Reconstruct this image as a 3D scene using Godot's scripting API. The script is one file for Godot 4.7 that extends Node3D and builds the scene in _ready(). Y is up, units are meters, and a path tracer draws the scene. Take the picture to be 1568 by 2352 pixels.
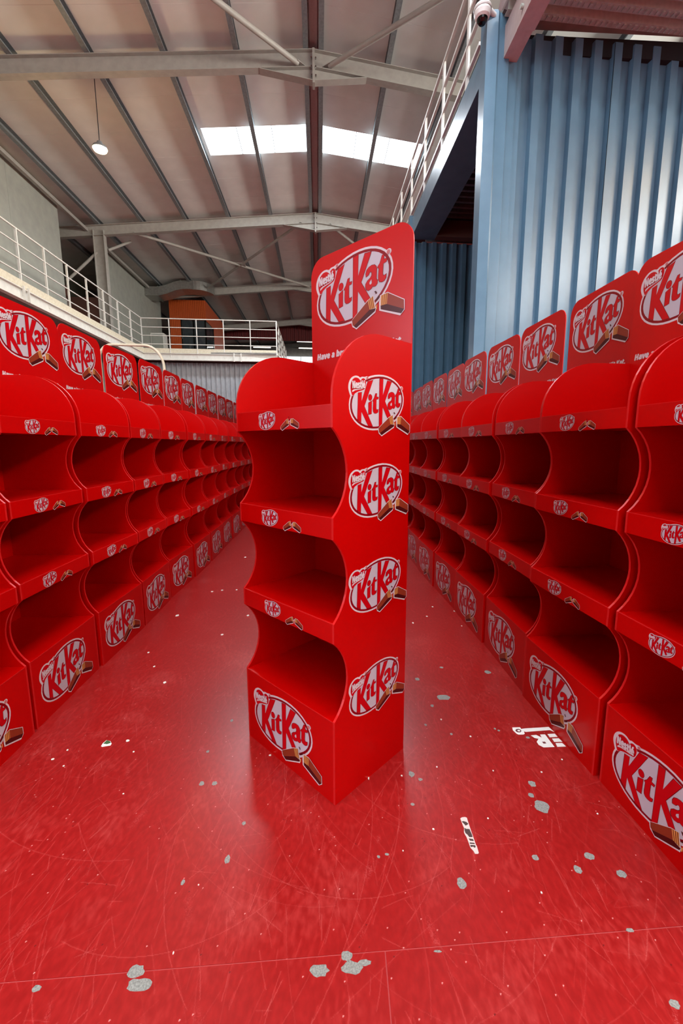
extends Node3D

# ---------------------------------------------------------------- measured layout
const EYE := 1.3                      # camera height
const AX := 0.0535                    # the hall's length runs along (-AX, 0, -1)
const CK := 0.1086                    # the roof frames run along (1, 0, -CK)
const W := 0.553                      # display stand: width, depth
const D := 0.4153
const TH := 0.009                     # board thickness
const HB := 0.3298                    # top of the base box
const SHELF := [[0.6245, 0.696], [0.9903, 1.0638], [1.3559, 1.4282]]
const SIDE_TOP := 1.6731
const HEAD_TOP := 2.108
const FRAMES := [-8.70, -2.34, 4.02, 10.38, 16.74, 23.10, 29.46, 35.82]

var M := {}
var taken := {}
var rng := RandomNumberGenerator.new()
var INK := {}

# ---------------------------------------------------------------- mesh builder
class MB:
	var v := PackedVector3Array()
	var n := PackedVector3Array()
	var c := PackedColorArray()
	var col := Color(1, 1, 1)
	func tri(a: Vector3, b: Vector3, d: Vector3, hint: Vector3) -> void:
		var nn := (d - a).cross(b - a)
		if nn.length_squared() < 1e-18: return
		nn = nn.normalized()
		if nn.dot(hint) < 0.0:
			var t := b; b = d; d = t; nn = -nn
		for p in [a, b, d]:
			v.append(p); n.append(nn); c.append(col)
	func quad(a: Vector3, b: Vector3, d: Vector3, e: Vector3, hint: Vector3) -> void:
		tri(a, b, d, hint); tri(a, d, e, hint)
	func tri_n(a: Vector3, b: Vector3, d: Vector3, na: Vector3, nb: Vector3, nd: Vector3) -> void:
		var nn := (d - a).cross(b - a)
		if nn.length_squared() < 1e-18: return
		if nn.dot(na + nb + nd) < 0.0:
			var t := b; b = d; d = t; t = nb; nb = nd; nd = t
		v.append(a); v.append(b); v.append(d); n.append(na); n.append(nb); n.append(nd)
		for i in 3: c.append(col)
	func box(o: Vector3, x: Vector3, y: Vector3, z: Vector3) -> void:   # centre and half axes
		for s in [-1.0, 1.0]:
			quad(o + x * s + y + z, o + x * s + y - z, o + x * s - y - z, o + x * s - y + z, x * s)
			quad(o + y * s + x + z, o + y * s + x - z, o + y * s - x - z, o + y * s - x + z, y * s)
			quad(o + z * s + x + y, o + z * s + x - y, o + z * s - x - y, o + z * s - x + y, z * s)
	func bar(a: Vector3, b: Vector3, w: float, h: float, up := Vector3.UP) -> void:
		var z := (b - a) * 0.5
		var x := z.cross(up).normalized() * w * 0.5
		var y := x.cross(z).normalized() * h * 0.5
		box((a + b) * 0.5, x, y, z)
	func cuboid(lo: Vector3, hi: Vector3) -> void:
		var h := (hi - lo) * 0.5
		box((lo + hi) * 0.5, Vector3(h.x, 0, 0), Vector3(0, h.y, 0), Vector3(0, 0, h.z))
	func tube(path: Array, r: float, seg := 8, caps := true) -> void:
		var rings := []
		var nrm := []
		var ref := Vector3.UP
		for i in path.size():
			var p: Vector3 = path[i]
			var d: Vector3 = (path[min(i + 1, path.size() - 1)] - path[max(i - 1, 0)]).normalized()
			if absf(d.dot(ref)) > 0.95: ref = Vector3.RIGHT if absf(d.x) < 0.9 else Vector3.FORWARD
			var x := d.cross(ref).normalized()
			var y := x.cross(d).normalized()
			ref = y
			var ring := []
			var nr := []
			for k in seg:
				var a := TAU * k / seg
				var q := x * cos(a) + y * sin(a)
				ring.append(p + q * r); nr.append(q)
			rings.append(ring); nrm.append(nr)
		for i in path.size() - 1:
			for k in seg:
				var k2 := (k + 1) % seg
				tri_n(rings[i][k], rings[i + 1][k], rings[i + 1][k2], nrm[i][k], nrm[i + 1][k], nrm[i + 1][k2])
				tri_n(rings[i][k], rings[i + 1][k2], rings[i][k2], nrm[i][k], nrm[i + 1][k2], nrm[i][k2])
		if caps:
			for e in [0, path.size() - 1]:
				var d: Vector3 = (path[0] - path[1]) if e == 0 else (path[e] - path[e - 1])
				for k in range(1, seg - 1): tri(rings[e][0], rings[e][k], rings[e][k + 1], d)
	func lathe(o: Vector3, prof: Array, seg := 20, up := Vector3.UP) -> void:   # prof: [radius, height]
		var x := up.cross(Vector3(0.31, 0.2, 0.93)).normalized()
		var y := x.cross(up).normalized()
		for i in prof.size() - 1:
			var p0: Array = prof[i]
			var p1: Array = prof[i + 1]
			var dr: float = p1[0] - p0[0]
			var dh: float = p1[1] - p0[1]
			for k in seg:
				var q := []
				for a in [TAU * k / seg, TAU * (k + 1) / seg]:
					var rad: Vector3 = x * cos(a) + y * sin(a)
					var nn: Vector3 = (rad * dh - up * dr).normalized()
					q.append([o + rad * p0[0] + up * p0[1], o + rad * p1[0] + up * p1[1], nn])
				tri_n(q[0][0], q[0][1], q[1][1], q[0][2], q[0][2], q[1][2])
				tri_n(q[0][0], q[1][1], q[1][0], q[0][2], q[1][2], q[1][2])
	# a flat outline in the plane o + x*p.x + y*p.y
	func flat(poly: PackedVector2Array, o: Vector3, x: Vector3, y: Vector3, hint: Vector3) -> void:
		var id := Geometry2D.triangulate_polygon(poly)
		for i in range(0, id.size(), 3):
			var a := poly[id[i]]
			var b := poly[id[i + 1]]
			var d := poly[id[i + 2]]
			tri(o + x * a.x + y * a.y, o + x * b.x + y * b.y, o + x * d.x + y * d.y, hint)
	# an outline with thickness, from o to o + z; edges may take another colour
	func slab(poly: PackedVector2Array, o: Vector3, x: Vector3, y: Vector3, z: Vector3, edge = null) -> void:
		flat(poly, o, x, y, -z)
		flat(poly, o + z, x, y, z)
		var keep := col
		if edge != null: col = edge
		var sgn := 1.0 if not Geometry2D.is_polygon_clockwise(poly) else -1.0
		for i in poly.size():
			var a := poly[i]
			var b := poly[(i + 1) % poly.size()]
			var pa := o + x * a.x + y * a.y
			var pb := o + x * b.x + y * b.y
			var out := Vector2(b.y - a.y, a.x - b.x) * sgn
			quad(pa, pb, pb + z, pa + z, x * out.x + y * out.y)
		col = keep
	func mesh(m: Material) -> ArrayMesh:
		var a := []
		a.resize(Mesh.ARRAY_MAX)
		a[Mesh.ARRAY_VERTEX] = v; a[Mesh.ARRAY_NORMAL] = n; a[Mesh.ARRAY_COLOR] = c
		var r := ArrayMesh.new()
		r.add_surface_from_arrays(Mesh.PRIMITIVE_TRIANGLES, a)
		r.surface_set_material(0, m)
		return r

# ---------------------------------------------------------------- scene helpers
func numbered(called: String) -> String:
	var k: int = taken.get(called, 0)
	taken[called] = k + 1
	return called if k == 0 else "%s_%03d" % [called, k]

func put(b: MB, called: String, m: Material, parent: Node = self) -> MeshInstance3D:
	var o := MeshInstance3D.new()
	o.mesh = b.mesh(m)
	o.name = numbered(called) if parent == self else called
	o.cast_shadow = GeometryInstance3D.SHADOW_CASTING_SETTING_ON
	parent.add_child(o, true)
	return o

func thing(called: String, label: String, category: String, group := "", at := Vector3.ZERO, turn := 0.0) -> Node3D:
	var o := Node3D.new()
	o.name = numbered(called)
	add_child(o, true)
	o.position = at
	o.rotation.y = turn
	tag(o, label, category, group)
	return o

func tag(o: Node, label: String, category: String, group := "") -> Node:
	o.set_meta("label", label)
	o.set_meta("category", category)
	if group: o.set_meta("group", group)
	return o

func setting(called: String) -> Node3D:
	var o := Node3D.new()
	o.name = numbered(called)
	add_child(o, true)
	o.set_meta("kind", "structure")
	return o

func B(t: float, s: float, y: float) -> Vector3:      # hall coordinates, y above the camera
	return Vector3(-AX * t + s, EYE + y, -t - CK * s)

func adir() -> Vector3: return Vector3(-AX, 0, -1).normalized()
func cdir() -> Vector3: return Vector3(1, 0, -CK).normalized()

func P2(flatlist: Array) -> PackedVector2Array:
	var r := PackedVector2Array()
	for i in range(0, flatlist.size(), 2): r.append(Vector2(flatlist[i], flatlist[i + 1]))
	return r

func lin(r: float, g: float, b: float) -> Color: return Color(r, g, b).srgb_to_linear()

func mat(col: Color, rough := 0.6, metal := 0.0) -> StandardMaterial3D:
	var m := StandardMaterial3D.new()
	m.albedo_color = col
	m.roughness = rough
	m.metallic = metal
	return m

func noise_tex(size: int, freq: float, seed_: int, lo: Color, hi: Color, kind := FastNoiseLite.TYPE_SIMPLEX_SMOOTH) -> NoiseTexture2D:
	var f := FastNoiseLite.new()
	f.seed = seed_; f.frequency = freq; f.noise_type = kind
	f.fractal_octaves = 4
	var g := Gradient.new()
	g.set_color(0, lo); g.set_color(1, hi)
	var t := NoiseTexture2D.new()
	t.width = size; t.height = size; t.seamless = true; t.noise = f; t.color_ramp = g
	return t

func grained(lo: Color, hi: Color, rough: float, metres: float, seed_: int, freq := 0.02) -> StandardMaterial3D:
	var m := mat(Color.WHITE, rough)
	m.albedo_texture = noise_tex(256, freq, seed_, lo, hi)
	m.uv1_triplanar = true
	m.uv1_world_triplanar = true
	m.uv1_scale = Vector3.ONE / metres
	return m

func glow(col: Color, energy: float) -> StandardMaterial3D:
	var m := mat(col, 0.5)
	m.emission_enabled = true
	m.emission = col
	m.emission_energy_multiplier = energy
	return m

func area_light(called: String, parent: Node, o: Vector3, facing: Vector3, along: Vector3, size: Vector2, col: Color, energy: float) -> void:
	var l := AreaLight3D.new()
	l.name = called
	parent.add_child(l, true)
	var z := -facing.normalized()
	var x := along.normalized()
	l.global_transform = Transform3D(Basis(x, z.cross(x), z), o)
	l.area_size = size
	l.light_color = col
	l.light_energy = energy
	l.area_range = 60.0
	l.area_attenuation = 2.0
	l.shadow_enabled = true

# ---------------------------------------------------------------- materials
func tiled(f: FastNoiseLite, n: int) -> PackedFloat32Array:      # noise that repeats, its borders faded into each other
	var pad := 192
	var m := n + pad
	var src := f.get_image(m, m, false, false, false).get_data()
	var r := PackedFloat32Array()
	r.resize(n * n)
	for y in n:
		for x in n: r[y * n + x] = src[y * m + x] / 255.0
	for y in n:
		for x in pad:
			var k := float(x) / pad
			r[y * n + x] = lerpf(src[y * m + n + x] / 255.0, r[y * n + x], k)
	for y in pad:
		var k := float(y) / pad
		for x in n: r[y * n + x] = lerpf(src[(n + y) * m + x] / 255.0, r[y * n + x], k)
	for i in n * n: r[i] = clampf((r[i] - 0.2) / 0.6, 0.0, 1.0)
	return r

func floor_paint() -> ImageTexture:
	var n := 1536
	var f1 := FastNoiseLite.new()
	f1.seed = 11; f1.frequency = 0.006; f1.fractal_octaves = 5
	var f2 := FastNoiseLite.new()
	f2.seed = 12; f2.frequency = 0.05; f2.fractal_octaves = 3
	var f3 := FastNoiseLite.new()
	f3.seed = 13; f3.frequency = 0.0035; f3.fractal_octaves = 2
	var a := tiled(f1, n)
	var b := tiled(f2, n)
	var cc := tiled(f3, n)
	var px := PackedByteArray()
	px.resize(n * n * 3)
	for i in n * n:
		var worn := a[i]
		var fine := b[(i / n) * n + (i % n) * 2 % n]          # streaks along the aisle
		var big := cc[i]
		var scuff := clampf((worn * 0.60 + fine * 0.20 + big * 0.35 - 0.66) * 1.0, 0.0, 1.0)
		px[i * 3] = int(clampf(138.0 + fine * 16.0 + scuff * 26.0, 0, 255))
		px[i * 3 + 1] = int(16.0 + fine * 8.0 + scuff * 62.0)
		px[i * 3 + 2] = int(15.0 + fine * 8.0 + scuff * 58.0)
	var r := RandomNumberGenerator.new()
	r.seed = 77
	for k in 2600:                                        # scratches
		var p := Vector2(r.randf() * n, r.randf() * n)
		var ang := r.randf_range(-0.6, 0.6) + (PI * 0.5 if r.randf() < 0.72 else r.randf() * PI)
		var steps := int(r.randf_range(12, 60) if r.randf() < 0.85 else r.randf_range(90, 380))
		var bend := r.randf_range(-0.004, 0.004)
		var deep := r.randf_range(0.08, 0.30) * (0.8 if steps > 90 else 1.0)
		for s in steps:
			p += Vector2.from_angle(ang); ang += bend
			var i := (posmod(int(p.y), n) * n + posmod(int(p.x), n)) * 3
			px[i] = int(lerpf(px[i], 216, deep)); px[i + 1] = int(lerpf(px[i + 1], 148, deep)); px[i + 2] = int(lerpf(px[i + 2], 142, deep))
	for k in 170:                                         # dusty smears
		var c := Vector2(r.randf() * n, r.randf() * n)
		var d := Vector2.from_angle(PI * 0.5 + r.randf_range(-0.7, 0.7))
		var len := r.randf_range(8, 40)
		var wid := r.randf_range(2.5, 9.0)
		var deep := r.randf_range(0.10, 0.30)
		for q in int(len * wid * 2.2):
			var u := r.randf_range(-1, 1)
			var w := r.randf_range(-1, 1)
			var p := c + d * (u * len) + d.orthogonal() * (w * wid)
			var k2 := deep * (1.0 - u * u) * (1.0 - w * w)
			var i := (posmod(int(p.y), n) * n + posmod(int(p.x), n)) * 3
			px[i] = int(lerpf(px[i], 206, k2)); px[i + 1] = int(lerpf(px[i + 1], 130, k2)); px[i + 2] = int(lerpf(px[i + 2], 128, k2))
	for k in 900:                                         # specks
		var p := Vector2i(r.randi() % n, r.randi() % n)
		var pale := r.randf() < 0.7
		for q in [Vector2i(0, 0), Vector2i(1, 0), Vector2i(0, 1)]:
			var i := (posmod(p.y + q.y, n) * n + posmod(p.x + q.x, n)) * 3
			px[i] = 214 if pale else 96; px[i + 1] = 150 if pale else 20; px[i + 2] = 145 if pale else 20
	var im := Image.create_from_data(n, n, false, Image.FORMAT_RGB8, px)
	return ImageTexture.create_from_image(im)

func materials() -> void:
	INK = {
		"W": lin(0.79, 0.74, 0.75), "P": lin(0.72, 0.69, 0.72), "M": lin(0.50, 0.02, 0.06), "D": lin(0.42, 0.01, 0.03),
		"R": lin(0.72, 0.03, 0.06), "G": lin(0.72, 0.42, 0.42), "C": lin(0.52, 0.20, 0.12), "K": lin(0.27, 0.07, 0.05),
		"F": lin(0.80, 0.55, 0.30), "B": lin(0.45, 0.19, 0.09)}
	M.board = mat(Color.WHITE, 0.31)
	M.board.metallic_specular = 0.35
	M.board.vertex_color_use_as_albedo = true
	M.floor = mat(Color.WHITE, 0.30)
	M.floor.albedo_texture = floor_paint()
	M.floor.uv1_triplanar = true
	M.floor.uv1_world_triplanar = true
	M.floor.uv1_scale = Vector3.ONE / 3.0
	M.joint = mat(Color(0.68, 0.26, 0.26), 0.9)
	M.patch = grained(Color(0.42, 0.42, 0.40), Color(0.60, 0.60, 0.57), 0.85, 0.05, 21, 0.03)
	M.paint_line = mat(Color(0.85, 0.85, 0.82), 0.5)
	M.vcol = mat(Color.WHITE, 0.6)
	M.vcol.vertex_color_use_as_albedo = true
	M.roof = grained(Color(0.85, 0.86, 0.84), Color(0.89, 0.90, 0.88), 0.7, 3.0, 31)
	M.wall = grained(Color(0.58, 0.59, 0.56), Color(0.63, 0.64, 0.60), 0.75, 2.0, 32)
	M.steel = grained(Color(0.61, 0.60, 0.57), Color(0.67, 0.66, 0.63), 0.5, 1.0, 33)
	M.white_steel = grained(Color(0.84, 0.84, 0.81), Color(0.90, 0.90, 0.87), 0.45, 0.8, 34)
	M.cream = grained(Color(0.80, 0.76, 0.66), Color(0.88, 0.86, 0.78), 0.55, 0.5, 35)
	M.galv = grained(Color(0.47, 0.50, 0.51), Color(0.57, 0.60, 0.61), 0.40, 0.4, 36)
	M.galv.metallic = 0.3
	M.zinc = grained(Color(0.66, 0.70, 0.66), Color(0.74, 0.78, 0.74), 0.4, 0.3, 37)
	M.zinc.metallic = 0.1
	M.blue = grained(Color(0.335, 0.465, 0.55), Color(0.36, 0.495, 0.58), 0.24, 1.2, 38)
	M.grey_sheet = grained(Color(0.60, 0.62, 0.64), Color(0.66, 0.68, 0.70), 0.5, 1.0, 39)
	M.maroon = mat(Color(0.38, 0.05, 0.06), 0.6)
	M.primer = grained(Color(0.70, 0.63, 0.61), Color(0.75, 0.68, 0.66), 0.55, 0.4, 40)
	M.brown = mat(Color(0.36, 0.22, 0.18), 0.7)
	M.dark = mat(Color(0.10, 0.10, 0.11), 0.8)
	M.orange = grained(Color(0.66, 0.26, 0.07), Color(0.80, 0.36, 0.12), 0.5, 0.6, 41, 0.05)
	M.glass = mat(Color(0.30, 0.34, 0.36, 0.35), 0.03)
	M.glass.transparency = BaseMaterial3D.TRANSPARENCY_ALPHA
	M.concrete = grained(Color(0.48, 0.47, 0.45), Color(0.56, 0.55, 0.53), 0.85, 1.5, 42)
	M.chrome = mat(Color(0.8, 0.8, 0.8), 0.2, 1.0)
	M.plastic = mat(Color(0.88, 0.87, 0.85), 0.4)
	M.black = mat(Color(0.02, 0.02, 0.02), 0.12)
	M.film = mat(Color(0.85, 0.86, 0.86, 0.55), 0.12)
	M.film.transparency = BaseMaterial3D.TRANSPARENCY_ALPHA
	M.duct = grained(Color(0.60, 0.60, 0.58), Color(0.70, 0.70, 0.68), 0.32, 0.7, 43)
	M.duct.metallic = 0.75
	M.pale_tube = mat(Color(0.80, 0.76, 0.66), 0.45)

# ---------------------------------------------------------------- the printed artwork
func art(b: MB, first: int, last: int, o: Vector3, x: Vector3, y: Vector3, size: float, lift0 := 0.0) -> void:
	var z := x.cross(y).normalized()
	var lift := 0.0004 + lift0
	for i in range(first, last):
		b.col = INK[ART[i][0]]
		b.flat(P2(ART[i][1]), o + z * lift, x * size, y * size, z)
		lift += 0.00006

func letters(b: MB, words: String, o: Vector3, x: Vector3, y: Vector3, lo: Vector2, hi: Vector2, col: Color, slant := 0.0, rise := 0.0, bold := true) -> void:
	var tm := TextMesh.new()
	var f := SystemFont.new()
	f.font_names = PackedStringArray(["Droid Sans"])
	f.font_weight = 700 if bold else 400
	tm.font = f
	tm.text = words
	tm.font_size = 48
	tm.pixel_size = 0.01
	tm.depth = 0.0
	tm.curve_step = 2.0
	var a := tm.get_mesh_arrays()
	var vs: PackedVector3Array = a[Mesh.ARRAY_VERTEX]
	var id: PackedInt32Array = a[Mesh.ARRAY_INDEX]
	var mn := Vector2(1e9, 1e9)
	var mx := -mn
	for p in vs:
		mn = mn.min(Vector2(p.x, p.y)); mx = mx.max(Vector2(p.x, p.y))
	var z := x.cross(y).normalized()
	b.col = col
	var q := PackedVector3Array()
	for p in vs:
		var u := (Vector2(p.x, p.y) - mn) / (mx - mn)
		var g := lo + u * (hi - lo)
		q.append(o + x * (g.x + slant * (g.y - lo.y)) + y * (g.y + rise * (g.x - lo.x)))
	var thick := (hi.y - lo.y) * 0.055 if bold else 0.0      # heavier strokes: the letters set again beside and above themselves
	var k := 0
	for d in [Vector2(0, 0), Vector2(1, 0), Vector2(-1, 0), Vector2(0, 1), Vector2(0, -1)]:
		var off: Vector3 = (x * d.x + y * d.y) * thick + z * (0.00005 * k)
		for i in range(0, id.size(), 3): b.tri(q[id[i]] + off, q[id[i + 1]] + off, q[id[i + 2]] + off, z)
		k += 1

func logo(b: MB, o: Vector3, x: Vector3, y: Vector3, size: float, bars := true) -> void:
	art(b, 0, ART.size() if bars else ART_BARS_FROM, o, x, y, size)
	var z := x.cross(y).normalized()
	letters(b, "Nestlé", o + z * 0.0032, x * size, y * size, Vector2(-0.885, 0.245), Vector2(-0.478, 0.40), INK["W"], -0.06, 0.10)

# ---------------------------------------------------------------- the display stand
# local frame: x along the front, y up, the front at z = 0 facing +z
func side_outline() -> PackedVector2Array:            # x = depth from the front, y = height
	var p := PackedVector2Array([Vector2(D, 0), Vector2(0, 0)])
	var ys := [[HB, SHELF[0][0]], [SHELF[0][1], SHELF[1][0]], [SHELF[1][1], SHELF[2][0]]]
	for e in ys:
		var half: float = (e[1] - e[0]) * 0.5
		var sag := 0.068
		var r := (half * half + sag * sag) / (2.0 * sag)
		var a := asin(half / r)
		for k in 13:
			var g := lerpf(-a, a, k / 12.0)
			p.append(Vector2(r * cos(g) - (r - sag), (e[0] + e[1]) * 0.5 + r * sin(g)))
	for k in 13:
		var g := PI * 0.5 * k / 12.0
		p.append(Vector2(0.24 - 0.24 * cos(g), 1.448 + (SIDE_TOP - 1.448) * sin(g)))
	p.append(Vector2(D, SIDE_TOP))
	return p

func make_stand(with_side_art: bool) -> Node3D:
	var red := lin(0.71, 0.008, 0.02)
	var edge := lin(0.76, 0.12, 0.12)
	var t := Node3D.new()
	var h := W * 0.5
	var prof := side_outline()
	var X := Vector3.RIGHT
	var Y := Vector3.UP
	var Z := Vector3.BACK
	for s in [-1.0, 1.0]:
		var b := MB.new()
		b.col = red
		b.slab(prof, Vector3(s * h, 0, 0), -Z, Y, X * (-s * TH), edge)
		var side := put(b, "side_panel", M.board, t)
		if with_side_art and s > 0.0:
			b = MB.new()
			for cy in [1.446, 1.139, 0.787, 0.378]:
				logo(b, Vector3(s * h, cy, -0.223), -Z * s, Y, 0.151)
			put(b, "printed_logo", M.board, side)
	var b := MB.new()
	b.col = red
	b.cuboid(Vector3(-h + TH, 0, -D), Vector3(h - TH, 1.42, -D + 0.006))
	put(b, "back_panel", M.board, t)
	# base box front, closed below the first shelf
	b = MB.new()
	b.col = red
	b.cuboid(Vector3(-h + TH, 0, -0.006), Vector3(h - TH, HB - 0.005, 0))
	var base := put(b, "base_panel", M.board, t)
	b = MB.new()
	logo(b, Vector3(-h + 0.243, 0.170, 0), X, Y, 0.193)
	put(b, "printed_logo", M.board, base)
	b = MB.new()
	b.col = red
	b.cuboid(Vector3(-h + TH, HB - 0.005, -D + 0.006), Vector3(h - TH, HB, 0.0005))
	b.col = edge
	b.cuboid(Vector3(-h + TH, HB - 0.004, 0.0005), Vector3(h - TH, HB, 0.001))
	put(b, "shelf", M.board, t)
	for i in 3:
		var lo: float = SHELF[i][0]
		var hi: float = SHELF[i][1]
		var deck: float = hi - 0.001 if i < 2 else lo + 0.012
		b = MB.new()
		b.col = red
		b.cuboid(Vector3(-h + TH, deck - 0.008, -D + 0.006), Vector3(h - TH, deck, -0.006))
		put(b, "shelf", M.board, t)
		b = MB.new()
		b.col = red
		b.cuboid(Vector3(-h + TH, lo, -0.006), Vector3(h - TH, hi - 0.0015, 0.0))
		b.col = edge
		b.cuboid(Vector3(-h + TH, hi - 0.0015, -0.006), Vector3(h - TH, hi, 0.0))
		var fas := put(b, "fascia", M.board, t)
		b = MB.new()
		var mid := (lo + hi) * 0.5
		logo(b, Vector3(-h + 0.206, mid - 0.002, 0), X, Y, 0.052, false)
		art(b, ART_BARS_FROM, ART.size(), Vector3(-h + 0.2865, mid + 0.022, 0), X, Y, 0.082)
		put(b, "printed_logo", M.board, fas)
	# header board
	var rc := 0.075
	var hp := PackedVector2Array([Vector2(-h, 1.36), Vector2(h, 1.36)])
	for k in 9:
		var g := PI * 0.5 * k / 8.0
		hp.append(Vector2(h - rc + rc * cos(g), HEAD_TOP - rc + rc * sin(g)))
	for k in 9:
		var g := PI * 0.5 + PI * 0.5 * k / 8.0
		hp.append(Vector2(-h + rc + rc * cos(g), HEAD_TOP - rc + rc * sin(g)))
	b = MB.new()
	b.col = lin(0.72, 0.015, 0.04)
	b.slab(hp, Vector3(0, 0, -D - 0.0002), X, Y, Vector3(0, 0, -0.005), edge)
	var head := put(b, "header_panel", M.board, t)
	b = MB.new()
	logo(b, Vector3(-h + 0.249, 1.938, -D - 0.0002), X, Y, 0.216)
	put(b, "printed_logo", M.board, head)
	b = MB.new()
	letters(b, "Have a break, have a Kit Kat.", Vector3(0, 0, -D + 0.0005), X, Y, Vector2(-h + 0.035, 1.678), Vector2(h - 0.043, 1.708), INK["W"], 0.14)
	put(b, "printed_slogan", M.board, head)
	return t

func copy_parts(from: Node3D, to: Node3D) -> void:
	for c in from.get_children():
		var d := c.duplicate()
		d.name = c.name
		to.add_child(d, true)

const ORD := ["nearest", "second", "third", "fourth", "fifth", "sixth", "seventh", "eighth", "ninth", "tenth", "eleventh", "twelfth", "thirteenth"]

func stands() -> void:
	# the one standing alone in the middle of the aisle
	var a := 0.7745
	var corner := Vector3(-0.0269, 0, -1.3699)
	var mid := corner + Vector3(-cos(a), 0, -sin(a)) * W * 0.5
	var hero := thing("display_stand", "red chocolate display stand standing alone at an angle in the middle of the aisle", "display stand", "red display stands", mid, -a)
	var made := make_stand(true)
	copy_parts(made, hero)
	var plain := make_stand(false)
	var left := [[-1.395, -1.213], [-1.412, -1.788], [-1.436, -2.366], [-1.435, -2.946], [-1.466, -3.521], [-1.464, -4.106], [-1.475, -4.70], [-1.498, -5.29], [-1.53, -5.87], [-1.545, -6.45], [-1.565, -7.03], [-1.58, -7.61], [-1.6, -8.19], [-1.62, -8.77]]
	var jog := [0.0, -0.004, 0.006, 0.0, -0.006, 0.004, 0.0, -0.004, 0.004, 0.0, 0.003, -0.003, 0.0]
	for i in left.size() - 1:
		var n := Vector3(left[i][0] + jog[i], 0, left[i][1])
		var f := Vector3(left[i + 1][0] + jog[i] * 0.5, 0, left[i + 1][1])
		var d := (f - n).normalized()
		var o := thing("display_stand", "%s red chocolate display stand in the row along the left side of the aisle" % ORD[i], "display stand", "red display stands", (n + f) * 0.5, atan2(-d.z, d.x))
		copy_parts(plain, o)
	var right := [[1.048, -0.922], [1.000, -1.497], [0.949, -2.068], [0.929, -2.650], [0.893, -3.222], [0.845, -3.797], [0.806, -4.375], [0.778, -4.945], [0.742, -5.515], [0.712, -6.09], [0.685, -6.66], [0.655, -7.235], [0.63, -7.81]]
	var jr := [0.004, -0.006, 0.006, -0.003, 0.004, -0.004, 0.005, 0.0, -0.003, 0.003, 0.0, 0.0]
	for i in right.size() - 1:
		var n := Vector3(right[i][0] + jr[i], 0, right[i][1])
		var f := Vector3(right[i + 1][0] + jr[i], 0, right[i + 1][1])
		var d := (n - f).normalized()
		var o := thing("display_stand", "%s red chocolate display stand in the row along the right side of the aisle" % ORD[i], "display stand", "red display stands", (n + f) * 0.5, atan2(-d.z, d.x))
		copy_parts(plain, o)
	made.free()
	plain.free()

# ---------------------------------------------------------------- floor
func blob(rx: float, rz: float, k: int) -> PackedVector2Array:
	var p := PackedVector2Array()
	var r := RandomNumberGenerator.new()
	r.seed = 900 + k
	var n := 14
	for i in n:
		var a := TAU * i / n
		var w := r.randf_range(0.78, 1.12)
		p.append(Vector2(cos(a) * rx * w, sin(a) * rz * w))
	return p

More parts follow.
